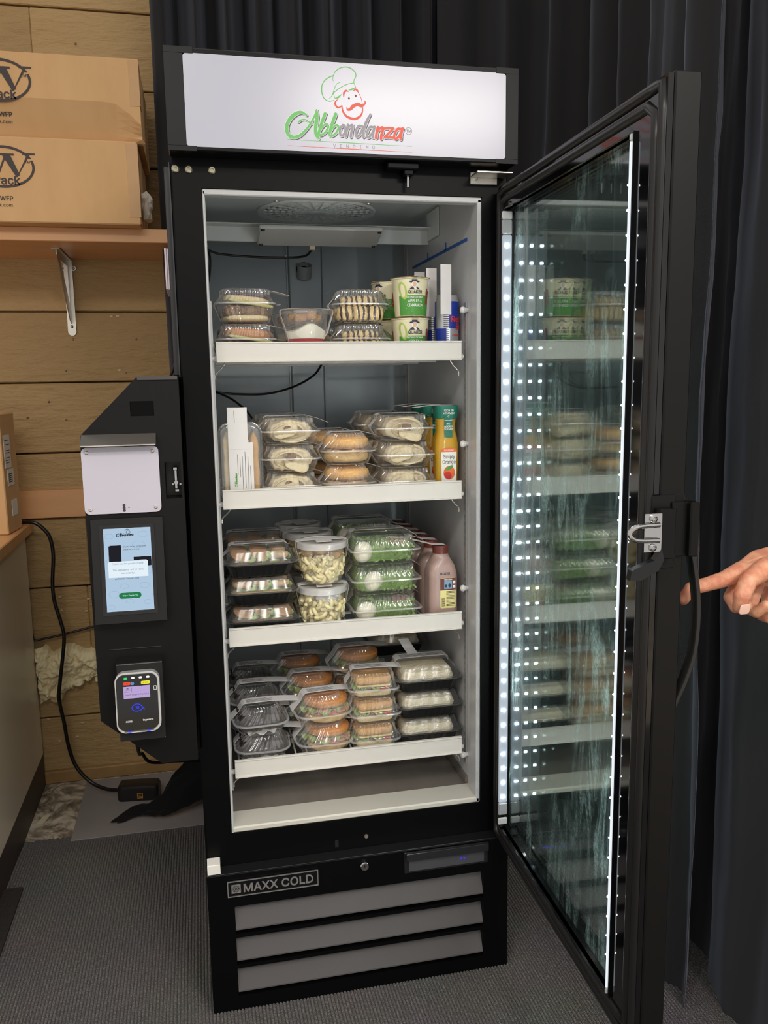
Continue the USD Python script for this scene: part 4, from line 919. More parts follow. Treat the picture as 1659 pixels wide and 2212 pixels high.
obj('tap_symbol', RD_(mv(extr(tapm, 0.0004, 'xz'), -0.001, F1, 0)), emitter('light_blue', (0.02, 0.03, 1.0), 1.3), rd)
obj('reader_mark', RD_([text('ACRS', 0.0034, -0.0185, F1, -0.0375, bold=True, depth=0.0004), text('ingenico', 0.0036, 0.0175, F1, -0.0365, bold=True, depth=0.0004), bx(0.031, 0.0365, F1 - 0.0004, F1, 0.0225, 0.0235), bx(0.031, 0.032, F1 - 0.0004, F1, 0.0225, 0.031), bx(0.031, 0.0365, F1 - 0.0004, F1, 0.030, 0.031), bx(0.0355, 0.0365, F1 - 0.0004, F1, 0.0225, 0.031)]), M('mark_white', srgb(200, 200, 200), 0.5, emit=((1, 1, 1), 0.08)), rd)
obj('card_slot', RD_(bx(-0.028, 0.028, -0.0195, -0.0185, -0.0575, -0.0545)), M('slot_grey', srgb(92, 92, 94), 0.4), rd)
obj('slot_light', RD_([btn(x, -0.056, 0.006, 0.0025) for x in (-0.0175, 0.0185)]), emitter('light_blue', (0.02, 0.03, 1.0), 1.3), rd)
obj('lead', sweep(spline([(-0.155, 0.2, 0.67), (-0.165, 0.42, 0.44), (-0.163, 0.5, 0.395), (-0.150, 0.52, 0.362), (-0.125, 0.54, 0.345), (-0.08, 0.56, 0.335), (-0.012, 0.58, 0.32)]), 0.0045), cable_m, ki)

# ================================================================ POWER CORD, ADAPTER, CLOTH, WIRE
cd = obj('power_cable', sweep(spline([(-0.64, 1.15, 0.944), (-0.556, 1.13, 0.946), (-0.508, 1.12, 0.946), (-0.48, 1.12, 0.925), (-0.461, 1.12, 0.893), (-0.455, 1.12, 0.834), (-0.464, 1.12, 0.742), (-0.462, 1.12, 0.679), (-0.449, 1.12, 0.615), (-0.441, 1.12, 0.56), (-0.450, 1.12, 0.49), (-0.464, 1.12, 0.408), (-0.472, 1.12, 0.344), (-0.462, 1.12, 0.26), (-0.454, 1.12, 0.177), (-0.434, 1.115, 0.102), (-0.39, 1.10, 0.048), (-0.34, 1.075, 0.028), (-0.292, 1.055, 0.026)], 8), 0.0062, 10), M('cord_black', srgb(18, 17, 17), 0.3), smooth=True)
tag(cd, 'thick black power cord hanging from the countertop down to the adapter', 'cord')
ad = thing('power_adapter', 'black power adapter brick with a small gold mark on the floor', 'adapter', (-0.225, 1.035, 0.0045), rz=-0.12)
obj('case', loft([r3(0.135 * a, 0.062 * b, 0.01, z) for a, b, z in ((0.94, 0.94, 0), (1, 1, 0.006), (1, 1, 0.04), (0.96, 0.92, 0.05), (0.86, 0.7, 0.054))]), M('adapter_black', srgb(24, 22, 22), 0.4), ad, smooth=40)
gold = unary_union([sbox(0.003, 0.011, 0.022, 0.024).difference(sbox(0.005, 0.013, 0.020, 0.022)), sbox(0.0115, 0.011, 0.0135, 0.024), sbox(0.003, 0.0165, 0.022, 0.0185), sbox(0.003, 0.006, 0.022, 0.009)])
obj('gold_mark', mv(extr(gold, 0.0005, 'xz'), -0.005, -0.0315, 0.004), M('gold', srgb(214, 160, 70), 0.35, 0.6), ad)
tw = obj('wall_wire', sweep(spline([(-0.556, 1.2, 0.562), (-0.553, 1.2, 0.535), (-0.545, 1.205, 0.528), (-0.464, 1.208, 0.539), (-0.35, 1.212, 0.562), (-0.2, 1.214, 0.60)]), 0.004), cable_m, smooth=True)
tag(tw, 'thin black wire running along the plank wall above the foam', 'wire')
gu, gv = np.meshgrid(np.linspace(0, 1, 70), np.linspace(0, 1, 50), indexing='ij')
cx_ = -0.285 + 0.30 * gu + 0.02 * np.sin(6 * gv)
cy_ = 0.868 + 0.02 * gu + 0.065 * gv * (0.15 + 0.85 * gu) + 0.015 * np.sin(9 * gu)
prof = np.interp(gu, [0, 0.15, 0.4, 0.55, 0.65, 0.8, 1.0], [0, 0.02, 0.035, 0.075, 0.125, 0.155, 0.185]) * (0.12 + 0.88 * gv ** 0.9)
fold = 0.022 * np.sin(4.5 * gv + 3 * gu + 0.8) * np.sin(PI * np.clip(gv, 0, 1)) * (0.25 + 0.75 * gu) + 0.022 * (meshkit.fbm(np.stack([gu * 7, gv * 6, gu * 0], -1), 3, 5) - 0.5)
cz_ = np.maximum(0.0065, 0.008 + prof + np.abs(fold) * np.clip(gu * 4, 0, 1))
cl = obj('black_cloth', sheet(np.stack([cx_, cy_, cz_], -1), -0.0018), M('cloth_black', srgb(22, 22, 23), 0.9, spec=0.15, sheen=0.15), smooth=True)
tag(cl, 'crumpled black cloth heaped on the floor at the fridge\'s left side', 'cloth')

# ================================================================ FOOD
rng = np.random.default_rng(7)
plastic = clear('clear_plastic')
plastic_lid = clear('clear_lid', rough=0.05, haze=0.06, gain=1.1, base=0.12)
rim_clear = clear('rim_clear', rough=0.08, haze=0.30, gain=1.0, base=0.14, hazecol=(0.95, 0.95, 0.95))
tray_clear = clear('tray_clear', rough=0.20, haze=0.05, gain=1.0, base=0.055)
cup_clear = clear('clear_cup', rough=0.10, haze=0.10, gain=1.3)
paper = M('label_paper', srgb(226, 224, 222), 0.65)
print_ink = M('print_grey', srgb(120, 118, 122), 0.7)
print_dark = M('print_dark', srgb(50, 50, 54), 0.7)
tray_black = M('tray_black', srgb(20, 21, 23), 0.25)
F = lambda n, c, d=None, r=0.6, s=40, b=None, sss=0.1: M(n, srgb(*c), r, var=(s, srgb(*(d or c)), 0.28), bump=b, sss=sss)
bread_top = F('crust_gold', (208, 150, 90), (182, 116, 62), 0.42, 22, (60, 0.2, 0.003))
crumb_pale = F('crumb_pale', (226, 196, 142), (206, 168, 108), 0.75, 60, (120, 0.4, 0.002))
bread_tan = F('bread_tan', (214, 168, 100), (190, 138, 72), 0.6, 40, (120, 0.4, 0.002))
bread_white = F('bread_white', (232, 216, 176), (214, 190, 140), 0.7, 50, (150, 0.4, 0.002))
tortilla = F('tortilla', (226, 212, 180), (206, 188, 150), 0.65, 28, (50, 0.2, 0.002))
cake = F('cake_dark', (44, 24, 18), (20, 11, 9), 0.5, 60, (120, 0.5, 0.003), 0.0)
ham = F('ham_pink', (216, 150, 132), (198, 120, 104), 0.45, 40)
lett = F('lettuce', (122, 160, 70), (176, 200, 124), 0.45, 40)
egg_m = F('egg_white', (240, 234, 214), (232, 224, 200), 0.25, 20, None, 0.25)
tomato = F('tomato_red', (196, 54, 36), (170, 36, 28), 0.3, 60)
tuna = F('tuna_brown', (150, 118, 92), (96, 70, 58), 0.7, 70, (90, 0.6, 0.004), 0.0)
pasta_m = F('pasta_yellow', (244, 230, 184), (236, 214, 154), 0.35, 30, None, 0.25)
cheese = F('cheese_shred', (238, 222, 160), (230, 206, 130), 0.45, 30)
chick = F('chicken', (196, 168, 126), (160, 126, 84), 0.6, 50, (60, 0.5, 0.003))
rice_m = F('rice', (224, 214, 186), (200, 184, 148), 0.7, 90, (240, 0.8, 0.003))
yog = F('yogurt', (240, 236, 220), (234, 230, 212), 0.3, 20)
berry = F('berry', (200, 60, 66), (170, 36, 46), 0.35, 30)
grano = F('granola', (206, 158, 92), (170, 116, 58), 0.7, 90, (120, 0.8, 0.004))
sauce_red = F('salsa_cup', (186, 110, 84), (160, 84, 60), 0.4, 40)
stripe = usdkit.material(stage, '/World/Looks/drizzled_pastry', {
    'tc': ('texture_coordinate', {}), 'w': ('wave_texture', {'wave_type': 'bands', 'bands_direction': 'x', 'scale': 26.0, 'distortion': 3.5, 'detail': 2.0, 'detail_scale': 1.5}),
    'r': ('rgb_ramp', {'ramp': [(0.42, srgb(228, 200, 140)), (0.62, srgb(214, 178, 116)), (0.70, srgb(52, 26, 18))]}), 'p': ('principled_bsdf', {'roughness': 0.4})},
    [('tc.object', 'w.vector'), ('w.fac', 'r.fac'), ('r.color', 'p.base_color')], surface='p.BSDF')

def clamshell(t, w, d, hb, hl, r=0.022, fl=34, base_m=None, amp=0.0013, n=136, top=0.62, bot=0.74, lid_flutes=True):
    """hinged box: base, lid with flutes, both thin-walled"""
    bm_ = base_m or plastic
    f = fl
    base = [r3(w * bot, d * bot, r, 0.0012, n), r3(w * (bot + .03), d * (bot + .03), r, 0.004, n, f, amp), r3(w * 0.90, d * 0.90, r, hb - 0.006, n, f, amp),
            r3(w * 0.925, d * 0.925, r, hb - 0.003, n), r3(w, d, r * 1.1, hb - 0.0012, n)]
    lid = [r3(w * 1.005, d * 1.005, r * 1.1, hb - 0.0006, n), r3(w * 1.005, d * 1.005, r * 1.1, hb + 0.0012, n), r3(w * 0.93, d * 0.93, r, hb + 0.003, n), r3(w * 0.90, d * 0.90, r, hb + 0.006, n, f, amp if lid_flutes else 0),
           r3(w * (0.5 * top + 0.43), d * (0.5 * top + 0.43), r, hb + hl * 0.62, n, f, amp * 1.9 if lid_flutes else 0), r3(w * (top + .07), d * (top + .07), r, hb + hl * 0.9, n, f, amp * 2.0 if lid_flutes else 0),
           r3(w * top, d * top, r * .8, hb + hl, n), r3(w * (top - .06), d * (top - .06), r * .7, hb + hl - 0.0012, n)]
    obj('container_base', loft(base, True, False), bm_, t, smooth=45)
    li = obj('container_lid', loft(lid, False, True), plastic_lid, t, smooth=35)
    obj('container_rim', loft([r3(w * 1.012, d * 1.012, r * 1.1, hb - 0.0016, n), r3(w * 1.02, d * 1.02, r * 1.1, hb, n), r3(w * 1.012, d * 1.012, r * 1.1, hb + 0.0018, n), r3(w * 0.955, d * 0.955, r, hb + 0.0022, n)], False, False), rim_clear, t, smooth=45)
    if n < 150:
        obj('opening_tab', mv(bx(-0.012, 0.012, 0, 0.010, 0, 0.0008), w * 0.5 + 0.002, -0.012, hb, rz=-PI / 2), plastic_lid, t)
    return li

def band(t, w, hb, hl, y=0.0, wd=0.034, tag_=0.05, top=0.62, tilt=0.1, right=True, code=True):
    """paper strip over the box, with a free tag at one end"""
    e = 0.0014
    pts = [(-w * 0.41, 0.006), (-w * 0.5 - e * 1.5, hb - 0.001), (-w * 0.5 - e * 1.5, hb + 0.002), (-w * (0.25 * top + 0.215) - e, hb + hl * 0.62), (-w * (top + .07) / 2 - e, hb + hl * 0.92), (-w * top / 2, hb + hl + e * 1.2), (0, hb + hl + e * 1.5), (w * top / 2, hb + hl + e * 1.2)]
    pts += [(w * top / 2 + tag_ * 0.5, hb + hl + e - tilt * tag_ * 0.4), (w * top / 2 + tag_, hb + hl + e - tilt * tag_)] if right else [(w * (top + .07) / 2 + e, hb + hl * 0.92), (w * (0.25 * top + 0.215) + e, hb + hl * 0.62)]
    P = V([[(a, y - wd / 2 + wd * q, b) for q in (0, 1)] for a, b in pts])
    lb = obj('paper_label', sheet(P, 0.0004), paper, t)
    x0, x1 = -w * top / 2 + 0.006, w * top / 2 - 0.004
    rows = [bx(x0, x1 - 0.012 * (i % 2), y - wd / 2 + 0.006 + i * 0.005, y - wd / 2 + 0.0075 + i * 0.005, hb + hl + e * 1.5 + 0.0002, hb + hl + e * 1.5 + 0.0005) for i in range(4)]
    obj('printed_line', rows, print_ink, lb)
    return lb

def leaf_bits(n, w, d, z0, z1, seed, L=0.03, wd=0.008, shell=0.0, avoid=None):
    """curled shreds of leaf inside a box"""
    g_ = np.random.default_rng(seed)
    ms = []
    for i in range(n):
        x, y = g_.uniform(-w / 2, w / 2), g_.uniform(-d / 2, d / 2)
        if g_.random() < shell:
            y = -d / 2 + g_.uniform(0, 0.006)
        z = g_.uniform(z0, z1)
        if avoid and abs(x - avoid[0]) < avoid[1] and y < -0.03:
            continue
        s = np.linspace(-0.5, 0.5, 5)
        ll = L * g_.uniform(0.6, 1.2)
        c = g_.uniform(0.3, 1.5)
        ln_ = np.column_stack([s * ll, 0.004 * np.sin(s * 9 + c), -c * s * s * ll])
        P = np.stack([ln_ + V([0, -wd / 2, 0.002 * math.sin(i)]), ln_ + V([0, 0, -0.001]), ln_ + V([0, wd / 2, 0.002])], 1)
        ms.append(mv(grid(P), x, y, z, *g_.uniform([-0.9, -0.6, 0], [0.9, 0.6, 6.28])))
    return cat(ms)

def lettuce_sheet(w, d, z, seed, amp=0.006):
    a, b = np.meshgrid(np.linspace(0, 2 * PI, 60, endpoint=False), np.linspace(0.02, 1, 9), indexing='ij')
    ph = seed * 1.7
    x = w / 2 * b * np.cos(a) * (1 + 0.07 * np.sin(7 * a + ph))
    y = d / 2 * b * np.sin(a) * (1 + 0.07 * np.sin(5 * a + ph))
    zz = z + amp * b ** 3 * np.sin(11 * a + ph) + amp * 0.6 * b ** 2 * np.sin(5 * a - ph)
    P = np.stack([x, y, zz], -1)
    return sheet(np.concatenate([P, P[:1]], 0), 0.0012)

# ---- prototypes: each takes name, label, position
def burger_box(label, loc, rz=0.0, kind='roll', grp=None):
    w, d, hb, hl = 0.136, 0.132, 0.031, 0.040
    t = thing('roll_clamshell', label, 'food container', loc, rz, grp)
    if kind == 'roll':
        s = 0.012
        obj('bun_base', mv(blob(0.10, 0.092, 0.003, 0.026, 2, 0.002, dome=0.35), s, 0, 0), crumb_pale, t)
        obj('ham_slice', [mv(blob(0.096 + 0.006 * i, 0.084, 0.024 + 0.004 * i, 0.030 + 0.004 * i, 5 + i, 0.003, dome=0.3, freq=80), s + 0.006 * (i % 2), -0.004, 0) for i in range(3)], ham, t)
        obj('lettuce_leaf', mv(lettuce_sheet(0.112, 0.104, 0.036, 3), s - 0.004, -0.004, 0), lett, t)
        obj('bun_top', mv(blob(0.104, 0.096, 0.037, 0.066, 4, 0.0022, dome=0.6, flat=0.5), s, 0, 0), bread_top, t)
    clamshell(t, w, d, hb, hl, 0.034, 36, top=0.55)
    band(t, w, hb, hl, 0.008, 0.034, 0.052, top=0.55)
    return t

def cake_box(label, loc, rz=0.0):
    w, d, hb, hl = 0.128, 0.125, 0.030, 0.034
    t = thing('cake_clamshell', label, 'food container', loc, rz, None)
    obj('cake', [mv(blob(0.060, 0.086, 0.004, 0.054, 1, 0.004, 0.012, 0.25, 70), -0.024, 0, 0), mv(blob(0.05, 0.086, 0.004, 0.050, 7, 0.004, 0.012, 0.25, 70), 0.028, 0.004, 0)], cake, t)
    obj('doily', lettuce_sheet(0.100, 0.098, 0.006, 2, 0.004), M('doily_white', srgb(206, 204, 200), 0.8), t)
    clamshell(t, w, d, hb, hl, 0.032, 34, top=0.55)
    band(t, w, hb, hl, 0.012, 0.034, 0.058, top=0.55)
    return t

def square_sandwich(label, loc, rz=0.0):
    w, d, hb, hl = 0.122, 0.122, 0.026, 0.036
    t = thing('sandwich_clamshell', label, 'food container', loc, rz, None)
    obj('bread_slice', blob(0.086, 0.086, 0.004, 0.020, 3, 0.002, 0.012, 0.12, 60), bread_white, t)
    obj('tomato_slice', mv(blob(0.05, 0.05, 0.020, 0.026, 2, 0.001, None, 0.3), 0.018, -0.022, 0), tomato, t)
    obj('lettuce_leaf', lettuce_sheet(0.098, 0.098, 0.025, 5, 0.005), lett, t)
    obj('cheese_slice', mv(blob(0.082, 0.084, 0.027, 0.033, 6, 0.001, 0.006, 0.1), 0.002, 0, 0), F('cheese_slice', (238, 214, 140), (228, 196, 116), 0.4), t)
    obj('toasted_slice', blob(0.088, 0.088, 0.033, 0.055, 8, 0.0025, 0.014, 0.16, 60), bread_tan, t)
    clamshell(t, w, d, hb, hl, 0.016, 40, top=0.72, bot=0.78)
    band(t, w, hb, hl, 0.01, 0.034, 0.03, top=0.72)
    return t

def wrap_box(label, loc, rz=0.0, seed=1):
    w, d, hb, hl = 0.130, 0.165, 0.030, 0.030
    t = thing('wrap_clamshell', label, 'food container', loc, rz, None)
    # rolled tortilla along y: wrinkled roll with a tucked, spiralling end
    n, a = 64, np.arange(64) * 2 * PI / 64
    rings = []
    for y, k in [(-0.062, 0.05), (-0.0655, 0.35), (-0.067, 0.62), (-0.069, 0.80), (-0.069, 0.92), (-0.064, 1.0), (-0.04, 1.02), (0.0, 1.0), (0.04, 1.0), (0.066, 0.95), (0.069, 0.7), (0.065, 0.1)]:
        x = 0.047 * k * np.sign(np.cos(a)) * np.abs(np.cos(a)) ** 0.8
        z = 0.0245 * k * np.sign(np.sin(a)) * np.abs(np.sin(a)) ** 0.85
        rings.append(np.column_stack([x, np.full(n, y), z]))
    m = loft(rings)
    v = m.vertices
    q = v * V([60, 26, 60]) + seed * 7.1
    m.vertices = v + m.vertex_normals * ((np.abs(meshkit.fbm(q, 3, seed) - 0.5) - 0.12) * -0.022)[:, None]
    th = np.linspace(0.4 + seed, 0.4 + seed + 3.3 * PI, 70)
    rr_ = np.linspace(0.25, 0.97, 70)
    sp_ = np.column_stack([0.047 * rr_ * np.cos(th), -0.0685 - 0.003 * np.sin(2.3 * th) - 0.002, 0.0245 * rr_ * np.sin(th)])
    obj('tortilla_roll', mv(m, 0, 0.004, 0.0290), tortilla, t, smooth=60)
    obj('tortilla_fold', mv(sweep(sp_, 0.0024 + 0.0010 * np.sin(th * 2), 7), 0, 0.003, 0.029), tortilla, t, smooth=60)
    fl2 = blob(0.055, 0.03, 0, 0.007, seed + 3, 0.004, dome=0.4, freq=90)
    obj('tortilla_flap', mv(fl2, 0.012 * (-1) ** seed, -0.066, 0.016 + 0.014 * (seed % 2), rx=PI / 2 - 0.35, ry=0.3 * (-1) ** seed), tortilla, t)
    obj('filling', mv(blob(0.024, 0.018, 0, 0.006, seed, 0.003), 0.004 * seed - 0.01, -0.0655, 0.032, rx=PI / 2), tuna, t)
    clamshell(t, w, d, hb, hl, 0.016, 46, top=0.70, bot=0.78, n=184)
    band(t, w, hb, hl, 0.016, 0.032, 0.05, top=0.70, tilt=0.35)
    return t

def bagel_box(label, loc, rz=0.0):
    w, d, hb, hl = 0.124, 0.124, 0.031, 0.040
    t = thing('bagel_clamshell', label, 'food container', loc, rz, None)
    obj('bagel_base', blob(0.100, 0.098, 0.003, 0.030, 2, 0.002, dome=0.4, flat=0.3), crumb_pale, t)
    obj('filling', blob(0.094, 0.092, 0.027, 0.034, 9, 0.003, dome=0.3, freq=90), F('spread_cream', (222, 200, 160), (196, 150, 110), 0.5), t)
    obj('bagel_top', blob(0.102, 0.100, 0.032, 0.066, 6, 0.002, dome=0.55, flat=0.45), F('bagel_gold', (234, 190, 128), (222, 168, 100), 0.4, 22, (60, 0.2, 0.003)), t)
    clamshell(t, w, d, hb, hl, 0.032, 36, top=0.55)
    band(t, w, hb, hl, 0.016, 0.032, 0.055, top=0.55, tilt=0.3)
    return t

def rye_box(label, loc, rz=0.0, kind=0):
    w, d, hb, hl = 0.128, 0.122, 0.040, 0.032
    t = thing('filled_roll_clamshell', label, 'food container', loc, rz, None)
    obj('bread_base', blob(0.096, 0.090, 0.004, 0.018, 2, 0.002, 0.03, 0.2), bread_white if kind == 0 else bread_tan, t)
    obj('filling', [mv(blob(0.034, 0.05, 0.012, 0.040, i, 0.006, dome=0.5, freq=90), -0.032 + 0.021 * i, -0.018 + 0.004 * (i % 2), 0) for i in range(4)] + [mv(blob(0.09, 0.06, 0.014, 0.038, 9, 0.005), 0, 0.018, 0)], tuna, t)
    obj('pickle_spear', mv(blob(0.098, 0.012, -0.004, 0.004, 3, 0.001, None, 0.3), 0.008, -0.040, 0.041, ry=0.16), F('pickle', (186, 184, 104), (206, 200, 140), 0.35), t)
    obj('bread_top', mv(blob(0.098, 0.088, 0.040, 0.058 if kind == 0 else 0.066, 5, 0.002, 0.034, 0.35, flat=0.5), -0.002, 0, 0.0, ry=0.10), bread_white if kind == 0 else bread_top, t)
    obj('beet_slice', mv(blob(0.094, 0.084, 0.056, 0.063, 5, 0.0015, 0.03, 0.3), -0.002, 0.004, 0, ry=0.10), F('crust_purple', (98, 50, 52), (66, 30, 36), 0.4), t) if kind == 0 else None
    clamshell(t, w, d, hb, hl, 0.026, 34, top=0.72, bot=0.76, amp=0.0013)
    band(t, w, hb, hl, 0.012, 0.030, 0.055, top=0.66, tilt=0.22)
    return t

def pastry_box(label, loc, rz=0.0):
    w, d, hb, hl = 0.126, 0.122, 0.040, 0.032
    t = thing('pastry_clamshell', label, 'food container', loc, rz, None)
    for i in range(3):
        for j in range(2):
            obj('pastry', mv(blob(0.036, 0.045, 0.004, 0.040, i + 3 * j, 0.004, 0.014, 0.35, 70), -0.033 + 0.033 * i, -0.024 + 0.047 * j, 0), stripe, t)
    obj('pastry', mv(blob(0.085, 0.075, 0.036, 0.062, 12, 0.006, 0.03, 0.4, 70), 0, 0, 0), stripe, t)
    clamshell(t, w, d, hb, hl, 0.026, 34, top=0.70, bot=0.76, amp=0.0013)
    band(t, w, hb, hl, 0.012, 0.030, 0.05, top=0.66, right=False)
    wing = V([[(w * 0.5, -0.02 + 0.04 * q, hb + 0.001) for q in (0, 1)], [(w * 0.5 + 0.018, -0.016 + 0.03 * q, hb - 0.004) for q in (0, 1)]])
    obj('lid_flap', sheet(V([[(w * 0.35, -0.03, hb + hl * 0.86), (w * 0.35, 0.03, hb + hl * 0.86)], [(w * 0.5 + 0.016, -0.02, hb + 0.004), (w * 0.5 + 0.016, 0.02, hb + 0.004)]]), 0.0004), plastic_lid, t)
    return t

def tray_box(label, loc, rz=0.0, kind='salad'):
    w, d, hb, hl = 0.165, 0.150, 0.034, 0.030
    t = thing('meal_tray', label, 'food container', loc, rz, None)
    if kind == 'rice':
        obj('rice', blob(0.128, 0.115, 0.010, 0.053, 4, 0.0035, 0.02, 0.18, 130), rice_m, t)
    else:
        g_ = np.random.default_rng({'salad': 3, 'chicken': 5, 'tomato': 8}[kind])
        tag(obj('salad_leaves', leaf_bits(70, 0.12, 0.11, 0.028, 0.046, 4, 0.026, 0.014), lett, t), kind='stuff')
        obj('filling_bed', blob(0.138, 0.124, 0.008, 0.034, 3, 0.003, 0.02, 0.2), tuna if kind != 'chicken' else chick, t)
        for i in range(6):
            x, y = -0.045 + 0.045 * (i % 3), -0.034 + 0.055 * (i // 3)
            if kind == 'chicken' or (kind == 'salad' and i % 3 == 2):
                obj('chicken_piece', mv(blob(0.038, 0.034, 0.0, 0.018, i + 20, 0.004, 0.01, 0.35, 70), x, y, 0.036, rz=i), chick, t)
            else:
                obj('tomato_slice', mv(blob(0.044, 0.044, -0.004, 0.004, i + 20, 0.001, None, 0.3), x, y, 0.048, rx=0.5, ry=0.3), F('tomato_pale', (182, 140, 96), (150, 104, 64), 0.35), t)
    base = [r3(w * .78, d * .78, .02, 0.0012, 136), r3(w * .8, d * .8, .02, 0.004, 136, 34, .0012), r3(w * .9, d * .9, .022, hb - 0.008, 136, 34, .0012), r3(w * .93, d * .93, .022, hb - 0.006, 136), r3(w * 0.99, d * 0.99, .026, hb - 0.002, 136), r3(w * 0.99, d * 0.99, .026, hb, 136), r3(w * .93, d * .93, .022, hb - 0.002, 136)]
    obj('tray_base', loft(base, True, False), tray_black, t, smooth=45)
    n, top = 136, 0.72
    lid = [r3(w * 1.01, d * 1.01, .027, hb - 0.003, n), r3(w * 1.01, d * 1.01, .027, hb + 0.002, n), r3(w * 0.96, d * 0.96, .024, hb + 0.0035, n), r3(w * 0.94, d * 0.94, .024, hb + 0.0015, n), r3(w * 0.90, d * 0.90, .022, hb + 0.004, n),
           r3(w * 0.82, d * 0.82, .02, hb + hl * .75, n, 17, .0011), r3(w * .76, d * .76, .02, hb + hl * .96, n, 17, .0008), r3(w * top, d * top, .018, hb + hl, n)]
    obj('tray_lid', loft(lid, False, True), tray_clear, t, smooth=35)
    band(t, w, hb, hl, 0.02, 0.034, 0.03, top=0.72, tilt=0.1, right=False)
    return t

def salad_box(label, loc, rz=0.0, kind=0):
    w, d, hb, hl = 0.164, 0.165, 0.036, 0.034
    t = thing('salad_clamshell', label, 'food container', loc, rz, None)
    ex = (-0.050, -0.030, -0.048)[kind]
    tag(obj('shredded_lettuce', [leaf_bits(330, 0.124, 0.118, 0.012, 0.052, 40 + kind, 0.022, 0.0065, 0.4, (ex, 0.028))], lett, t), kind='stuff')
    obj('lettuce_bed', blob(0.134, 0.128, 0.003, 0.050, 3, 0.004, 0.02, 0.15, 80), F('lettuce_deep', (98, 136, 58), (136, 168, 86), 0.5), t)
    e = trimesh.creation.icosphere(3, 1.0); e.apply_scale([0.0215, 0.020, 0.0245])
    obj('boiled_egg', mv(e, ex, -0.0565, 0.031, ry=0.3 + kind * 0.5), egg_m, t, smooth=True)
    if kind != 1:
        obj('dressing_cup', mv(lathe([(0.020, 0.0), (0.026, 0.022), (0.027, 0.023), (0.0255, 0.023), (0.024, 0.019), (0.0, 0.019)], 30), 0.038, -0.036, 0.030), plastic_lid, t)
        obj('dressing', mv(lathe([(0.0195, 0.001), (0.0245, 0.021), (0.0, 0.022)], 30), 0.038, -0.036, 0.030), sauce_red, t)
    clamshell(t, w, d, hb, hl, 0.014, 46, top=0.74, bot=0.80, n=184, amp=0.0013)
    band(t, w, hb, hl, 0.022, 0.034, 0.055, top=0.74, tilt=0.7)
    return t

def macaroni(seed, L=0.015):
    a = np.linspace(0, 2.2, 7)
    return sweep(np.column_stack([0.0100 * np.cos(a), 0.0100 * np.sin(a), 0 * a]), 0.0047, 8, cap=True)
def pasta_cup(label, loc, rz=0.0, kind=0):
    t = thing('pasta_cup', label, 'food container', loc, rz, None)
    h, r0, r1 = 0.094, 0.045, 0.0535
    g_ = np.random.default_rng(50 + kind)
    ms, ch = [], []
    mac = macaroni(0)
    for i in range(290):
        z = g_.uniform(0.0145, 0.058 if kind == 0 else 0.066)
        R = (r0 + (r1 - r0) * z / h) - 0.0085
        if i > 215: R *= g_.uniform(0.3, 0.9)
        a = g_.uniform(0, 2 * PI)
        ms.append(mv(mac, R * math.cos(a), R * math.sin(a), z, *g_.uniform(0, 6.28, 3)))
    tag(obj('macaroni', ms, pasta_m, t, smooth=50), kind='stuff')
    obj('pasta_core', lathe([(r0 - 0.012, 0.003), (r1 - 0.017, 0.058)], 30), F('pasta_core', (232, 204, 134), (222, 190, 110), 0.5), t)
    if kind == 0:
        for i in range(60):
            a = g_.uniform(0, 2 * PI); R = g_.uniform(0.03, 0.0465); z = g_.uniform(0.040, 0.070)
            s = spline([(-0.012, 0, 0), (0, 0.003, 0.003), (0.012, 0, -0.001)], 3)
            ch.append(mv(sweep(s, 0.0011, 5), R * math.cos(a), R * math.sin(a), z, *g_.uniform(-0.6, 0.6, 2), g_.uniform(0, 6)))
        tag(obj('cheese_shreds', ch, cheese, t), kind='stuff')
        for i in range(7):
            a = i * 0.9
            obj('chicken_piece', mv(blob(0.034, 0.026, 0, 0.019, i, 0.004, 0.008, 0.35, 70), 0.034 * math.cos(a), 0.034 * math.sin(a), 0.056 + 0.007 * (i % 3), rz=i), chick, t)
    else:
        obj('sauce_packet', mv(blob(0.05, 0.014, 0, 0.03, 3, 0.003, 0.004, 0.15, 80), 0.0, -0.038, 0.062, rx=0.15, ry=0.3), M('packet_foil', srgb(206, 206, 208), 0.3, 0.4), t)
    obj('cup', lathe([(r0 - 0.004, 0.0012), (r0, 0.004), (r1 - 0.001, h - 0.012), (r1, h - 0.008), (r1, h)], 56, True, False), cup_clear, t, smooth=45)
    obj('cup_lid', lathe([(r1 + 0.001, h - 0.014), (r1 + 0.0045, h - 0.012), (r1 + 0.0045, h + 0.001), (r1 + 0.002, h + 0.003), (r1 - 0.004, h + 0.003), (r1 - 0.006, h + 0.0005)], 56, False, True), clear('lid_frosted', haze=0.55, rough=0.2, hazecol=(0.95, 0.95, 0.94)) if not stage.GetPrimAtPath('/World/Looks/lid_frosted') else '/World/Looks/lid_frosted', t, smooth=40)
    e = r1 + 0.0062
    pts = [(-e + 0.006, h - 0.045), (-e - 0.001, h - 0.012), (-e, h + 0.002), (-r1 + 0.004, h + 0.0052), (0, h + 0.0052), (r1 - 0.004, h + 0.0052), (e, h + 0.002), (e + 0.001, h - 0.012), (e - 0.005, h - 0.04)]
    lb = obj('paper_label', sheet(V([[(a, -0.010 + 0.026 * q, b) for q in (0, 1)] for a, b in pts]), 0.0004), paper, t)
    obj('label_tag', sheet(V([[(-0.018 + 0.036 * q, -0.044, h + 0.0058) for q in (0, 1)], [(-0.016 + 0.036 * q, -0.010, h + 0.0056) for q in (0, 1)]]), 0.0004), paper, lb)
    return t

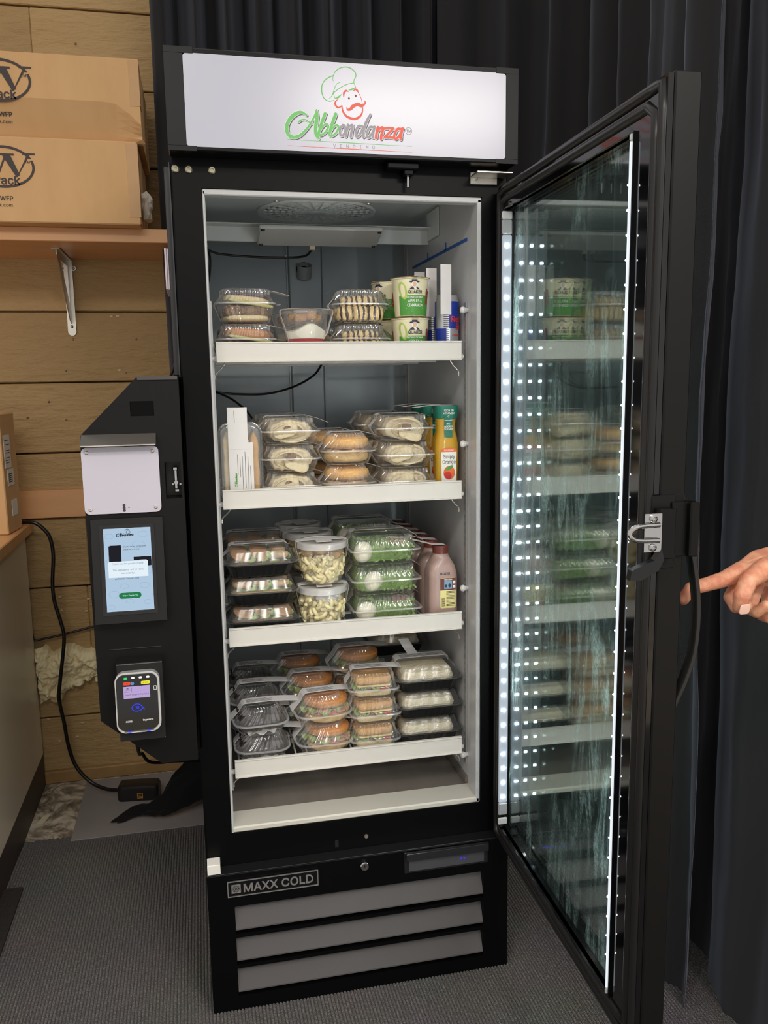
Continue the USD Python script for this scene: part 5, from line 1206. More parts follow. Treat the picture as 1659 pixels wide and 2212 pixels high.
def parfait(label, loc, rz=0.0):
    t = thing('parfait_cup', label, 'food container', loc, rz, None)
    h, r0, r1 = 0.100, 0.040, 0.052
    R = lambda z: r0 + (r1 - r0) * z / h - 0.0016
    obj('fruit_layer', lathe([(R(0.002) - 0.003, 0.002), (R(0.041), 0.041), (0, 0.042)], 40), berry, t)
    m = lathe([(R(0.042), 0.0415), (R(0.064), 0.064), (R(0.064) * .9, 0.066), (R(0.064) * .5, 0.067), (0, 0.067)], 48)
    v = m.vertices
    m.vertices = v + V([0, 0, 1.0]) * (np.where(v[:, 2] > 0.05, 1, 0) * (0.008 * np.sin(v[:, 0] * 75 + 0.9)))[:, None]
    obj('yogurt', m, yog, t, smooth=50)
    obj('granola', [mv(blob(0.026, 0.03, 0, 0.018, i, 0.005, 0.01, 0.4, 90), 0.024 * math.cos(i * 1.05), 0.024 * math.sin(i * 1.05), 0.078 + 0.004 * (i % 2)) for i in range(6)], grano, t)
    obj('insert_cup', lathe([(0.036, 0.074), (0.040, 0.076), (0.047, 0.097)], 40, True, False), plastic, t)
    obj('cup', lathe([(r0 - 0.003, 0.0012), (r0, 0.003), (r1, h)], 56, True, False), plastic, t, smooth=45)
    obj('cup_lid', lathe([(r1 + 0.001, h - 0.006), (r1 + 0.003, h - 0.004), (r1 + 0.003, h + 0.002), (r1 - 0.002, h + 0.004), (r1 - 0.006, h + 0.002)], 56, False, True), plastic_lid, t, smooth=40)
    pts = [(-0.036, 0.02), (-0.045, 0.055), (-0.0565, h - 0.006), (-0.0565, h + 0.003), (-0.04, h + 0.0052), (0.04, h + 0.0052), (0.0575, h + 0.003), (0.0585, h - 0.004), (0.046, 0.055), (0.036, 0.04)]
    obj('paper_label', sheet(V([[(a, -0.034 + 0.03 * q, b) for q in (0, 1)] for a, b in pts]), 0.0004), paper, t)
    return t

# ---- printed packs
def wrapped(m, R):
    """a flat x,z drawing laid round a pack of radius R (number or function of z)"""
    m = cat(m) if isinstance(m, list) else m.copy()
    x, y, z = m.vertices.T
    r = R(z) if callable(R) else np.full_like(z, R)
    a = x / np.mean(r)
    rr_ = r - y
    m.vertices = np.column_stack([rr_ * np.sin(a), -rr_ * np.cos(a), z])
    return m
def patch(x0, x1, z0, z1, off=0.0003, n=24, k=6, f0=None, f1=None):
    u, v_ = np.meshgrid(np.linspace(0, 1, n), np.linspace(0, 1, k), indexing='ij')
    x = x0 + (x1 - x0) * u
    a = z0 if f0 is None else f0(x); b = z1 if f1 is None else f1(x)
    return grid(np.stack([x, np.full_like(x, -off), a + (b - a) * v_], -1)[::-1])
def cpatch(poly, off, step=0.003):
    """a flat shape cut into strips so that it can bend"""
    poly = poly.buffer(0)
    x0, z0, x1, z1 = poly.bounds
    out = []
    for x in np.arange(x0, x1, step):
        g = poly.intersection(sbox(x, z0, x + step, z1))
        if g.area > 1e-9:
            out.append(mv(extr(g, 0.0001, 'xz'), 0, -off, 0))
    return cat(out)

pk = {n: M('print_' + n, srgb(*c), 0.4) for n, c in dict(cream=(232, 226, 190), green=(78, 152, 62), lime=(176, 200, 96), white=(238, 238, 232), navy=(44, 42, 70), red=(206, 52, 44), rust=(150, 62, 38), skin=(226, 178, 148), blue=(24, 52, 150), silver=(196, 198, 204), teal=(12, 112, 92), black=(34, 34, 38), orange=(232, 112, 44), brown=(104, 48, 40), yellow=(236, 226, 150), sky=(120, 170, 200)).items()}
def oat_cup(label, loc, rz=0.0):
    t = thing('oatmeal_cup', label, 'oatmeal cup', loc, rz, None)
    h, r0, r1 = 0.084, 0.0345, 0.0415
    R = lambda z: r0 + (r1 - r0) * z / h
    obj('cup', lathe([(r0 - 0.002, 0.0012), (r0, 0.002), (r1 - 0.001, h - 0.003), (r1 + 0.0015, h - 0.002), (r1 + 0.0015, h), (r1 - 0.001, h)], 56), pk['cream'], t, smooth=45)
    obj('lid_foil', [lathe([(r1 + 0.003, h + 0.0006), (r1 + 0.003, h + 0.0012), (r1 - 0.001, h + 0.0016)], 40)] + [mv(bx(-0.007, 0.007, -0.012, 0, 0, 0.0006), 0, -r1 - 0.001, h + 0.0006)], M('foil_print', srgb(214, 190, 150), 0.35, 0.3, var=(80, srgb(150, 84, 60), 0.2)), t)
    S = r1
    obj('green_panel', wrapped(patch(-0.034, 0.05, 0.003, 0.046, 0.0004, f1=lambda x: 0.046 - 0.10 * np.clip(-x - 0.018, 0, 1) - 6 * np.clip(x - 0.03, 0, 1) ** 2), R), pk['green'], t)
    apple = affinity.rotate(affinity.scale(Point(-0.026, 0.056).buffer(1, 24), 0.009, 0.019), 14)
    obj('apple_slice', wrapped(cpatch(apple, 0.0006), R), pk['lime'], t)
    obj('apple_flesh', wrapped(cpatch(affinity.scale(apple, 0.55, 0.78), 0.0009), R), pk['cream'], t)
    stick = [Polygon([(0.030 + a, 0.026 + b), (0.036 + a, 0.030 + b), (0.037 + a, 0.062 + b), (0.032 + a, 0.060 + b)]) for a, b in ((0, 0), (0.007, -0.004))]
    obj('cinnamon_stick', wrapped([cpatch(p.buffer(0), 0.0007) for p in stick], R), pk['rust'], t)
    hat_ = unary_union([affinity.scale(Point(0.0, 0.0745).buffer(1, 20), 0.0115, 0.0022), sbox(-0.006, 0.0745, 0.006, 0.0795)])
    obj('emblem_hat', wrapped(cpatch(hat_.union(Polygon([(-0.0125, 0.0585), (-0.004, 0.0655), (0.004, 0.0655), (0.0125, 0.0585)])), 0.0006, 0.002), R), pk['navy'], t)
    obj('emblem_hair', wrapped(cpatch(affinity.scale(Point(0, 0.069).buffer(1, 20), 0.0075, 0.0058).union(Polygon([(-0.003, 0.0645), (0.003, 0.0645), (0.005, 0.0585), (0.0, 0.0585)])), 0.0008, 0.002), R), pk['white'], t)
    obj('emblem_face', wrapped(cpatch(affinity.scale(Point(0, 0.0692).buffer(1, 20), 0.0042, 0.0052), 0.0010, 0.002), R), pk['skin'], t)
    tx = lambda s, hh, z, w=None, x=0.002: text(s, hh, x, -0.0007, z, bold=True, depth=0.0003, width=w)
    obj('brand_lettering', wrapped(tx('QUAKER', 0.0066, 0.0500, 0.032), R), pk['black'], t)
    obj('flavour_lettering', wrapped([tx('INSTANT OATMEAL', 0.0034, 0.0405, 0.038), tx('APPLES &', 0.0062, 0.0310, 0.032), tx('CINNAMON', 0.0062, 0.0220, 0.036)], R), pk['white'], t)
    obj('printed_line', wrapped([bx(-0.017, 0.020, -0.0008, -0.0006, 0.0172, 0.0186), bx(-0.006, 0.012, -0.0008, -0.0006, 0.0105, 0.0120)], R), pk['lime'], t)
    return t

def energy_can(label, loc, rz=0.0, tagx=-0.012):
    t = thing('energy_drink_can', label, 'can', loc, rz, None)
    h, r = 0.135, 0.0265
    obj('can', lathe([(r - 0.006, 0.0012), (r - 0.001, 0.005), (r, 0.009), (r, h - 0.014), (r - 0.003, h - 0.004), (r - 0.0025, h - 0.001), (r - 0.0035, h), (r - 0.005, h - 0.004), (0.004, h - 0.0035)], 48), M('can_silver', srgb(198, 200, 206), 0.25, 0.7), t, smooth=35)
    obj('blue_panel', wrapped([patch(-0.006, 0.040, 0.062, h - 0.014, 0.0004, f0=lambda x: 0.062 + 0 * x), patch(-0.045, -0.012, 0.010, 0.062, 0.0004), patch(-0.078, -0.040, 0.062, h - 0.014, 0.0004)], r), pk['blue'], t)
    obj('red_lettering', wrapped([text('Red', 0.0125, 0.0135, -0.0008, 0.076, bold=True, depth=0.0003), text('Bull', 0.0125, 0.026, -0.0008, 0.060, bold=True, depth=0.0003), text('ENERGY DRINK', 0.004, 0.022, -0.0008, 0.045, depth=0.0003)], r), pk['red'], t)
    obj('facts_panel', wrapped([text('110', 0.006, -0.012, -0.0008, 0.106, bold=True, depth=0.0003)] + [bx(-0.018, -0.006, -0.0008, -0.0006, z, z + 0.0012) for z in np.arange(0.016, 0.1, 0.0042)], r), pk['black'], t)
    tg_ = obj('price_tag', [bx(tagx - 0.015, tagx + 0.011, -r - 0.0016, -r - 0.0010, 0.092, 0.20, 0.0002), bx(tagx - 0.013, tagx - 0.0122, -r - 0.0020, -r - 0.0017, 0.150, 0.180)], paper, t)
    return t

def upright_box(label, loc, rz=0.0):
    t = thing('sandwich_wedge_box', label, 'food container', loc, rz, None)
    w, h, d = 0.094, 0.172, 0.07
    def prof(s, n=100, off=0):
        p = rring(w * s, h * s, 0.022, n)
        return p
    for nm, x, m_ in (('bread_slice', -0.028, bread_white), ('bread_slice', 0.030, bread_tan)):
        obj(nm, mv(blob(0.018, 0.05, 0.008, 0.152, 3 if x < 0 else 6, 0.002, 0.006, 0.06, 60), x, 0, 0), m_, t)
    obj('filling', mv(blob(0.040, 0.046, 0.010, 0.150, 8, 0.004, 0.006, 0.06, 60), 0, 0.004, 0), F('filling_cream', (232, 224, 190), (206, 190, 140), 0.5), t)
    rings = []
    for y, s in ((0.030, 0.90), (0.028, 0.93), (-0.024, 0.96), (-0.026, 1.0), (-0.028, 1.0), (-0.029, 0.95), (-0.031, 0.93), (-0.033, 0.88)):
        p = rring(w * s, h * s, 0.024, 100)
        rings.append(np.column_stack([p[:, 0], np.full(len(p), y), p[:, 1] + h / 2 + 0.001]))
    obj('container', loft(rings), plastic_lid, t, smooth=35)
    lb = obj('paper_label', [bx(-0.026, 0.026, -0.0352, -0.0346, 0.002, 0.130, 0.0002), bx(-0.026, 0.016, -0.0358, -0.0353, 0.115, 0.205, 0.0002)], paper, t)
    obj('printed_line', [bx(x, x + 0.0012, -0.0362, -0.0358, a, b) for x, a, b in ((-0.012, 0.172, 0.198),)] + [bx(x, x + 0.001, -0.0356, -0.0352, a, b) for x, a, b in ((-0.008, 0.06, 0.105), (-0.003, 0.055, 0.095), (0.002, 0.02, 0.1), (0.008, 0.03, 0.11), (0.014, 0.02, 0.1), (0.019, 0.025, 0.08))], print_ink, lb)
    obj('printed_mark', mv(affi(mini_mark), -0.012, -0.0354, 0.05, ry=-PI / 2), pk['green'], lb)
    return t
mini_mark = affinity.scale(affinity.translate(allw, -0.338, -1.866), 0.13, 0.13, origin=(0, 0))
def affi(p): return extr(p.buffer(0.0001), 0.0003, 'xz')

def juice_bottle(label, loc, rz=0.0):
    t = thing('juice_bottle', label, 'bottle', loc, rz, None)
    prof = [(0.046, 0.0012), (0.050, 0.004), (0.0525, 0.03), (0.056, 0.09), (0.056, 0.108), (0.052, 0.126), (0.0455, 0.142), (0.0445, 0.155), (0.047, 0.170)]
    obj('juice', loft([r3(s - 0.0016, s - 0.0016, 0.018, z, 56) for s, z in prof]), M('orange_juice', srgb(204, 158, 42), 0.22, coat=0.6, sss=0.2), t, smooth=50)
    obj('cap', loft([r3(s, s, 0.014, z, 56) for s, z in ((0.0485, 0.1705), (0.052, 0.186), (0.0535, 0.197), (0.0525, 0.199))]), pk['teal'], t, smooth=40)
    pz_ = prof + [(0.0485, 0.1705), (0.052, 0.186), (0.0535, 0.197)]
    fy = lambda z: -np.interp(z, [p[1] for p in pz_], [p[0] for p in pz_]) / 2
    def lay(m, off):
        m = cat(m) if isinstance(m, list) else m.copy()
        m = m.subdivide_to_size(0.008) if False else m
        v = m.vertices
        m.vertices = np.column_stack([v[:, 0], fy(v[:, 2]) - off + v[:, 1], v[:, 2]])
        return m
    def strip(poly, n=10):
        x0, z0, x1, z1 = poly.bounds
        return cat([extr(g, 0.0002, 'xz') for g in (poly.intersection(sbox(x0, a, x1, b)) for a, b in zip(np.linspace(z0, z1, n)[:-1], np.linspace(z0, z1, n)[1:])) if g.area > 1e-10])
    lab = Polygon([(-0.0165, 0.012), (0.0165, 0.012), (0.0185, 0.100), (0.010, 0.1035), (0.0, 0.1045), (-0.010, 0.1035), (-0.0185, 0.100)])
    obj('front_label', lay(strip(lab), 0.0002), pk['white'], t)
    obj('label_band', lay([strip(Polygon([(-0.0184, 0.0945), (0.0184, 0.0945), (0.0185, 0.100), (0.010, 0.1035), (0, 0.1045), (-0.010, 0.1035), (-0.0185, 0.100)]), 4)], 0.0006), pk['orange'], t)
    fruit = affinity.scale(Point(0.001, 0.047).buffer(1, 24), 0.0135, 0.0155)
    obj('fruit_print', lay(strip(fruit, 8), 0.0006), pk['orange'], t)
    obj('fruit_blush', lay(strip(affinity.scale(Point(-0.003, 0.040).buffer(1, 24), 0.0095, 0.0095).intersection(fruit), 5), 0.0009), pk['red'], t)
    obj('leaf_print', lay(strip(affinity.rotate(affinity.scale(Point(0.001, 0.058).buffer(1, 24), 0.010, 0.0038), 32), 4), 0.0012), pk['green'], t)
    obj('label_lettering', lay([text('Simply', 0.0082, 0.0005, 0, 0.0800, depth=0.0003, width=0.027), text('Orange', 0.0082, 0.0005, 0, 0.0680, depth=0.0003, width=0.031), bx(-0.015, -0.007, -0.0003, 0, 0.0145, 0.021), bx(-0.003, 0.012, -0.0003, 0, 0.016, 0.019), bx(-0.009, 0.010, -0.0003, 0, 0.0255, 0.0267)], 0.0006), M('label_brown', srgb(70, 58, 48), 0.6), t)
    obj('band_lettering', lay(text('PULP FREE', 0.0032, 0, 0, 0.0970, bold=True, depth=0.0003), 0.0010), pk['white'], t)
    obj('neck_label', lay([strip(sbox(-0.0095, 0.128, 0.0095, 0.192), 8)], 0.0016), pk['teal'], t)
    obj('neck_lettering', mv(lay([text(s, 0.0042, 0, 0, z, bold=True, depth=0.0003) for s, z in (('RICH IN', 0.186), ('VITAMIN', 0.180), ('C', 0.173), ('NO', 0.156), ('ADDED', 0.150), ('SUGAR', 0.144))] + [bx(-0.009, 0.009, -0.0003, 0, 0.166, 0.167)], 0.0021), 0, 0, 0), pk['white'], t)
    obj('paper_label', sheet(V([[(-0.075, -0.014 + 0.030 * q, 0.196) for q in (0, 1)], [(-0.035, -0.014 + 0.03 * q, 0.2005) for q in (0, 1)], [(0.014, -0.014 + 0.03 * q, 0.2000) for q in (0, 1)]]), 0.0004), paper, t)
    return t

def milk_bottle(label, loc, rz=0.0):
    t = thing('milk_bottle', label, 'bottle', loc, rz, None)
    prof = [(0.060, 0.0012), (0.066, 0.005), (0.068, 0.02), (0.068, 0.105), (0.066, 0.118), (0.058, 0.134), (0.042, 0.150), (0.036, 0.156), (0.036, 0.160)]
    obj('bottle', loft([r3(s, s, min(0.016, s / 2.02) if z < 0.14 else s / 2.02, z, 56) for s, z in prof]), M('choc_milk', srgb(176, 148, 140), 0.35, coat=0.3, sss=0.15), t, smooth=50)
    obj('cap', lathe([(0.0185, 0.160), (0.0185, 0.176), (0.0170, 0.178)], 36), pk['brown'], t, smooth=40)
    y = -0.0341
    lb = obj('front_label', [mv(extr(RP(0.037, 0.072, 0.003), 0.0004, 'xz'), 0.008, y, 0.050)], pk['yellow'], t)
    obj('label_top', bx(-0.0105, 0.0265, y - 0.0007, y - 0.0004, 0.057, 0.0855), pk['brown'], lb)
    obj('label_picture', bx(-0.001, 0.0175, y - 0.0010, y - 0.0008, 0.060, 0.0790), pk['sky'], lb)
    obj('cow_print', mv(extr(unary_union([affinity.scale(Point(0.003, 0.067).buffer(1, 12), 0.003, 0.0035), affinity.scale(Point(0.012, 0.068).buffer(1, 12), 0.0035, 0.005)]), 0.0002, 'xz'), 0, y - 0.0011, 0), pk['navy'], lb)
    obj('label_lettering', [text('Chocolate', 0.0040, 0.0085, y - 0.0008, 0.0805, bold=True, depth=0.0002, width=0.019), bx(0.020, 0.0255, y - 0.001, y - 0.0008, 0.072, 0.079), bx(0.020, 0.0255, y - 0.001, y - 0.0008, 0.062, 0.068)], pk['white'], lb)
    obj('printed_line', [bx(0.004, 0.025, y - 0.0007, y - 0.0005, z, z + 0.0011) for z in np.arange(0.019, 0.053, 0.0034)] + [bx(-0.0075, 0.0005, y - 0.0007, y - 0.0005, z, z + 0.0013) for z in np.arange(0.019, 0.04, 0.0024)], print_dark, lb)
    UsdGeom.Xformable(lb).AddTranslateOp().Set(Gf.Vec3d(0, 0, 0.020))
    obj('date_stamp', [bx(-0.010 + 0.003 * i, -0.0085 + 0.003 * i, y + 0.0002, y + 0.0010, z, z + 0.0022) for z in (0.1165, 0.1135) for i in range(8)], print_dark, t)
    obj('paper_label', sheet(V([[(-0.070, -0.012 + 0.026 * q, 0.196) for q in (0, 1)], [(-0.020, -0.012 + 0.026 * q, 0.1815) for q in (0, 1)], [(0.010, -0.014 + 0.026 * q, 0.1792) for q in (0, 1)]]), 0.0004), paper, t)
    return t

# ================================================================ WHAT STANDS ON EACH SHELF
Zs = {k_: z - 0.0312 for k_, z in SHZ.items()}
zt, z2, z3, z4 = Zs['top'], Zs['second'], Zs['third'], Zs['bottom']
# top shelf
ry1 = rye_box('clamshell with bread sandwich and pickle spear, upper of the top shelf\'s left pair', (0.140, 0.148, zt + 0.0745), 0.03)
ry2 = rye_box('clamshell with an orange-crusted roll, lower of the top shelf\'s left pair', (0.139, 0.148, zt), 0.0, kind=1)
dup(ry2, (0.136, 0.30, zt), 0.05, 'clamshell behind the left pair on the top shelf, half hidden in its shade')
pf = parfait('clear cup of white yogurt over red fruit with granola, in front on the top shelf', (0.270, 0.150, zt))
dup(pf, (0.258, 0.270, zt), 0.1, 'yogurt cup half hidden behind the front granola cup on the top shelf')
ps = pastry_box('clamshell of chocolate-striped pastries, upper of the pair beside the green oatmeal cups', (0.388, 0.148, zt + 0.0735), 0.0)
dup(ps, (0.390, 0.150, zt), 0.02, 'clamshell of striped pastries, lower of the pair beside the green oatmeal cups')
dup(ps, (0.372, 0.285, zt + 0.0), 0.0, 'pastry clamshell at the rear, behind the front pair of pastries')
oc = oat_cup('green and cream oatmeal cup, upper of the front pair on the top shelf', (0.505, 0.128, zt + 0.0865), 0.0)
dup(oc, (0.505, 0.130, zt), 0.0, 'green and cream oatmeal cup, lower of the front pair on the top shelf')
dup(oc, (0.478, 0.218, zt + 0.0865), -0.9, 'oatmeal cup turned away, upper of the pair behind the front oatmeal cups')
dup(oc, (0.478, 0.220, zt), -0.9, 'oatmeal cup turned away, lower of the pair behind the front oatmeal cups')
ec = energy_can('blue and silver energy drink can at the front right corner of the top shelf', (0.590, 0.128, zt), 0.12)
dup(ec, (0.576, 0.195, zt), 0.1, 'energy drink can standing second in line behind the front can')
dup(ec, (0.566, 0.262, zt), 0.1, 'energy drink can standing third in line at the back')
# second shelf
upright_box('upright clear sandwich box with a tall white label, far left of the second shelf', (0.116, 0.125, z2))
wL = wrap_box('clear box with a rolled wrap, topmost of the left wrap stack', (0.2245, 0.168, z2 + 0.1205), 0.02, 1)
wM = wrap_box('clear box with a rolled wrap, middle one of the left wrap stack', (0.225, 0.168, z2 + 0.0602), 0.0, 2)
dup(wL, (0.2255, 0.168, z2), 0.0, 'clear box with a rolled wrap, lowest of the left wrap stack')
bg = bagel_box('clear clamshell with a golden bagel, upper of the second shelf\'s middle pair', (0.355, 0.148, z2 + 0.0715), 0.0)
dup(bg, (0.356, 0.150, z2), 0.0, 'clear clamshell with a golden bagel, lower of the second shelf\'s middle pair')
dup(bg, (0.335, 0.285, z2 + 0.0715), 0.0, 'bagel clamshell behind the front bagel pair, upper one at the rear')
dup(bg, (0.335, 0.285, z2), 0.0, 'bagel clamshell behind the front bagel pair, lower one at the rear')
wR = wrap_box('clear box with a rolled wrap, topmost of the stack beside the juice', (0.484, 0.168, z2 + 0.1205), -0.02, 4)
wR2 = wrap_box('clear box with a rolled wrap, middle one of the stack beside the juice', (0.486, 0.168, z2 + 0.0602), 0.0, 3)
dup(wR2, (0.488, 0.168, z2), 0.0, 'clear box with a rolled wrap, lowest of the stack beside the juice')
dup(wR, (0.470, 0.345, z2 + 0.1205), 0.0, 'wrap box at the rear, topmost behind the stack beside the juice')
dup(wR, (0.470, 0.345, z2 + 0.0602), 0.0, 'wrap box at the rear, second down behind the stack beside the juice')
dup(wR2, (0.470, 0.345, z2), 0.0, 'wrap box at the rear, lowest behind the stack beside the juice')
dup(wL, (0.215, 0.345, z2 + 0.1205), 0.0, 'wrap box at the rear of the left wrap stack, topmost')
dup(wM, (0.215, 0.345, z2 + 0.0602), 0.0, 'wrap box at the rear of the left wrap stack, second down')
jb = juice_bottle('green-capped bottle of orange juice at the front right of the second shelf', (0.583, 0.120, z2 - 0.0005), 0.0)
dup(jb, (0.575, 0.190, z2 - 0.0005), 0.0, 'green-capped juice bottle just behind the front juice bottle')
dup(jb, (0.568, 0.260, z2 - 0.0005), 0.0, 'green-capped juice bottle third in line at the back')
# third shelf
tA = tray_box('black-based salad tray with clear lid, topmost of three on the left of the third shelf', (0.150, 0.165, z3 + 0.1310), 0.02, 'salad')
tB = tray_box('black-based tray of chicken under a clear lid, middle of three on the third shelf', (0.151, 0.165, z3 + 0.0655), 0.0, 'chicken')
tray_box('black-based tray of tomato and greens, lowest of three on the third shelf', (0.152, 0.165, z3), 0.0, 'tomato')
dup(tA, (0.1505, 0.33, z3 + 0.1310), 0.0, 'black-based tray at the rear left of the third shelf, topmost')
dup(tB, (0.1505, 0.33, z3 + 0.0655), 0.0, 'black-based tray at the rear left of the third shelf, second down')
pc1 = pasta_cup('tall lidded cup of macaroni with chicken and cheese, upper of the front pair', (0.294, 0.150, z3 + 0.1030), 0.0, 0)
pc2 = pasta_cup('tall lidded cup of plain macaroni, lower of the front pair', (0.292, 0.148, z3), 0.0, 1)
dup(pc1, (0.278, 0.275, z3 + 0.1030), 0.1, 'lidded pasta cup directly behind the upper front cup')
dup(pc2, (0.276, 0.275, z3), 0.3, 'lidded pasta cup directly behind the lower front cup')
dup(pc1, (0.268, 0.40, z3 + 0.1030), 0.2, 'lidded pasta cup farthest back on the third shelf')
sA = salad_box('clear box of green salad with a boiled egg, topmost of three', (0.435, 0.175, z3 + 0.1405), 0.0, 0)
salad_box('clear box of green salad with a boiled egg near the middle, second of three', (0.437, 0.175, z3 + 0.0702), 0.0, 1)
sC = salad_box('clear box of green salad with a boiled egg, lowest of three', (0.438, 0.175, z3), 0.0, 2)
dup(sA, (0.425, 0.365, z3 + 0.1405), 0.0, 'salad box behind the front salad stack, topmost')
dup(sC, (0.425, 0.365, z3 + 0.0702), 0.0, 'salad box behind the front salad stack, second down')
mb = milk_bottle('chocolate milk bottle with a brown cap at the front right of the third shelf', (0.570, 0.120, z3 - 0.0005), 0.0)
for i, (nm) in enumerate(('second', 'third', 'fourth', 'fifth', 'last')):
    dup(mb, (0.568 - 0.003 * i, 0.194 + 0.073 * i, z3 - 0.0005), 0.0, 'chocolate milk bottle, %s in the line counted from the front' % nm)
# bottom shelf
ck = cake_box('clear clamshell with dark cake, upper of the front left pair on the bottom shelf', (0.137, 0.150, z4 + 0.0625), 0.06)
dup(ck, (0.140, 0.148, z4), -0.03, 'clear clamshell with dark cake, lower of the front left pair on the bottom shelf')
dup(ck, (0.134, 0.285, z4 + 0.0625), 0.0, 'dark cake clamshell in the second row on the left')
dup(ck, (0.136, 0.285, z4), 0.0, 'dark cake clamshell under the second row on the left')
dup(ck, (0.133, 0.42, z4 + 0.0625), 0.0, 'dark cake clamshell in the rear row on the left')
bu = burger_box('clear clamshell with a ham roll, upper of the front pair, tilted under its paper strip', (0.281, 0.150, z4 + 0.0700), 0.10)
dup(bu, (0.284, 0.150, z4), 0.0, 'clear clamshell with a ham roll, lower of the front pair on the bottom shelf')
dup(bu, (0.268, 0.292, z4 + 0.0700), 0.0, 'ham roll clamshell in the second row, behind the front pair')
dup(bu, (0.268, 0.292, z4), 0.0, 'ham roll clamshell under the second row, behind the front pair')
dup(bu, (0.256, 0.435, z4 + 0.0700), 0.0, 'ham roll clamshell in the rear row of the bottom shelf')
sq1 = square_sandwich('square toasted sandwich in a clear box, topmost of three on the bottom shelf', (0.404, 0.152, z4 + 0.1245), -0.05)
dup(sq1, (0.405, 0.150, z4 + 0.0622), 0.04, 'square toasted sandwich in a clear box, middle of three on the bottom shelf')
dup(sq1, (0.404, 0.150, z4), 0.0, 'square toasted sandwich in a clear box, lowest of three on the bottom shelf')
dup(bu, (0.388, 0.30, z4 + 0.1245), 0.0, 'roll clamshell behind the toasted sandwiches, highest at the rear')
dup(sq1, (0.388, 0.295, z4 + 0.0622), 0.0, 'square sandwich box behind the front sandwich stack')
rc = tray_box('black tray of white rice under a clear lid, topmost of three', (0.536, 0.165, z4 + 0.1310), 0.0, 'rice')
rc2 = tray_box('black tray of white rice under a clear lid, middle of three', (0.537, 0.163, z4 + 0.0655), 0.0, 'rice')
dup(rc2, (0.536, 0.163, z4), 0.0, 'black tray of white rice under a clear lid, lowest of three')
dup(rc2, (0.524, 0.445, z4 + 0.1310), 0.0, 'rice tray at the rear behind the front rice stack')
obj('label_tag', [sheet(V([[(-0.030 + 0.026 * q, 0.030, 0.0665) for q in (0, 1)], [(-0.034 + 0.026 * q, 0.055, 0.074) for q in (0, 1)], [(-0.042 + 0.026 * q, 0.080, 0.090) for q in (0, 1)]]), 0.0004)], paper, rc)

# ================================================================ THE HAND
def chain(pts, rad):
    out = []
    for (a, ra), (b, rb) in zip(list(zip(pts, rad))[:-1], list(zip(pts, rad))[1:]):
        s1 = m3.Manifold.sphere(ra, 20).translate(a); s2 = m3.Manifold.sphere(rb, 20).translate(b)
        out.append(m3.Manifold.batch_hull([s1, s2]))
    return out
wr = (0.9600, -0.605, 1.1030)
imc, mmc, rmc, pmc = (0.8392, -0.622, 1.0872), (0.8780, -0.602, 1.0990), (0.9060, -0.586, 1.0890), (0.930, -0.575, 1.072)
parts_ = []
parts_ += chain([(0.7244, -0.647, 1.0560), (0.7371, -0.646, 1.0710), (0.7695, -0.640, 1.0745), (0.8014, -0.632, 1.0777), imc], [0.0088, 0.0102, 0.0109, 0.0124, 0.0148])
parts_ += chain([mmc, (0.8400, -0.613, 1.0640), (0.8184, -0.625, 1.0468), (0.8200, -0.638, 1.0340), (0.8330, -0.646, 1.0380)], [0.0135, 0.0112, 0.0100, 0.0092, 0.0084])
parts_ += chain([rmc, (0.8784, -0.600, 1.0400), (0.8640, -0.612, 1.0210), (0.8640, -0.628, 1.0200), (0.8720, -0.638, 1.0330)], [0.0130, 0.0108, 0.0098, 0.0090, 0.0082])
parts_ += chain([pmc, (0.9100, -0.592, 1.0220), (0.8930, -0.604, 1.0060), (0.8925, -0.620, 1.0060), (0.8990, -0.630, 1.0190)], [0.0120, 0.0096, 0.0090, 0.0082, 0.0076])
parts_ += chain([(0.925, -0.622, 1.086), (0.8600, -0.646, 1.0930), (0.8200, -0.665, 1.0830), (0.8060, -0.671, 1.0610), (0.8055, -0.668, 1.0440)], [0.0205, 0.0172, 0.0132, 0.0128, 0.0104])
palm = [m3.Manifold.sphere(r, 20).translate(p) for p, r in ((imc, 0.0135), (mmc, 0.0135), (rmc, 0.0125), (pmc, 0.0115), (wr, 0.025), ((0.945, -0.615, 1.078), 0.021), ((0.885, -0.622, 1.075), 0.017))]
parts_.append(m3.Manifold.batch_hull(palm))
parts_.append(m3.Manifold.batch_hull([m3.Manifold.sphere(0.018, 20).translate((0.905, -0.635, 1.080)), m3.Manifold.sphere(0.0125, 20).translate((0.838, -0.626, 1.086)), m3.Manifold.sphere(0.015, 20).translate((0.862, -0.643, 1.090)), m3.Manifold.sphere(0.022, 20).translate(wr)]))
parts_ += chain([wr, (0.985, -0.640, 1.118), (1.12, -0.80, 1.185)], [0.0265, 0.029, 0.042])
hand = m3.Manifold.batch_boolean(parts_, m3.OpType.Add).refine_to_length(0.0032)
hm = tmesh(hand); hm.merge_vertices()
trimesh.smoothing.filter_taubin(hm, lamb=0.5, nu=0.52, iterations=14)
v = hm.vertices
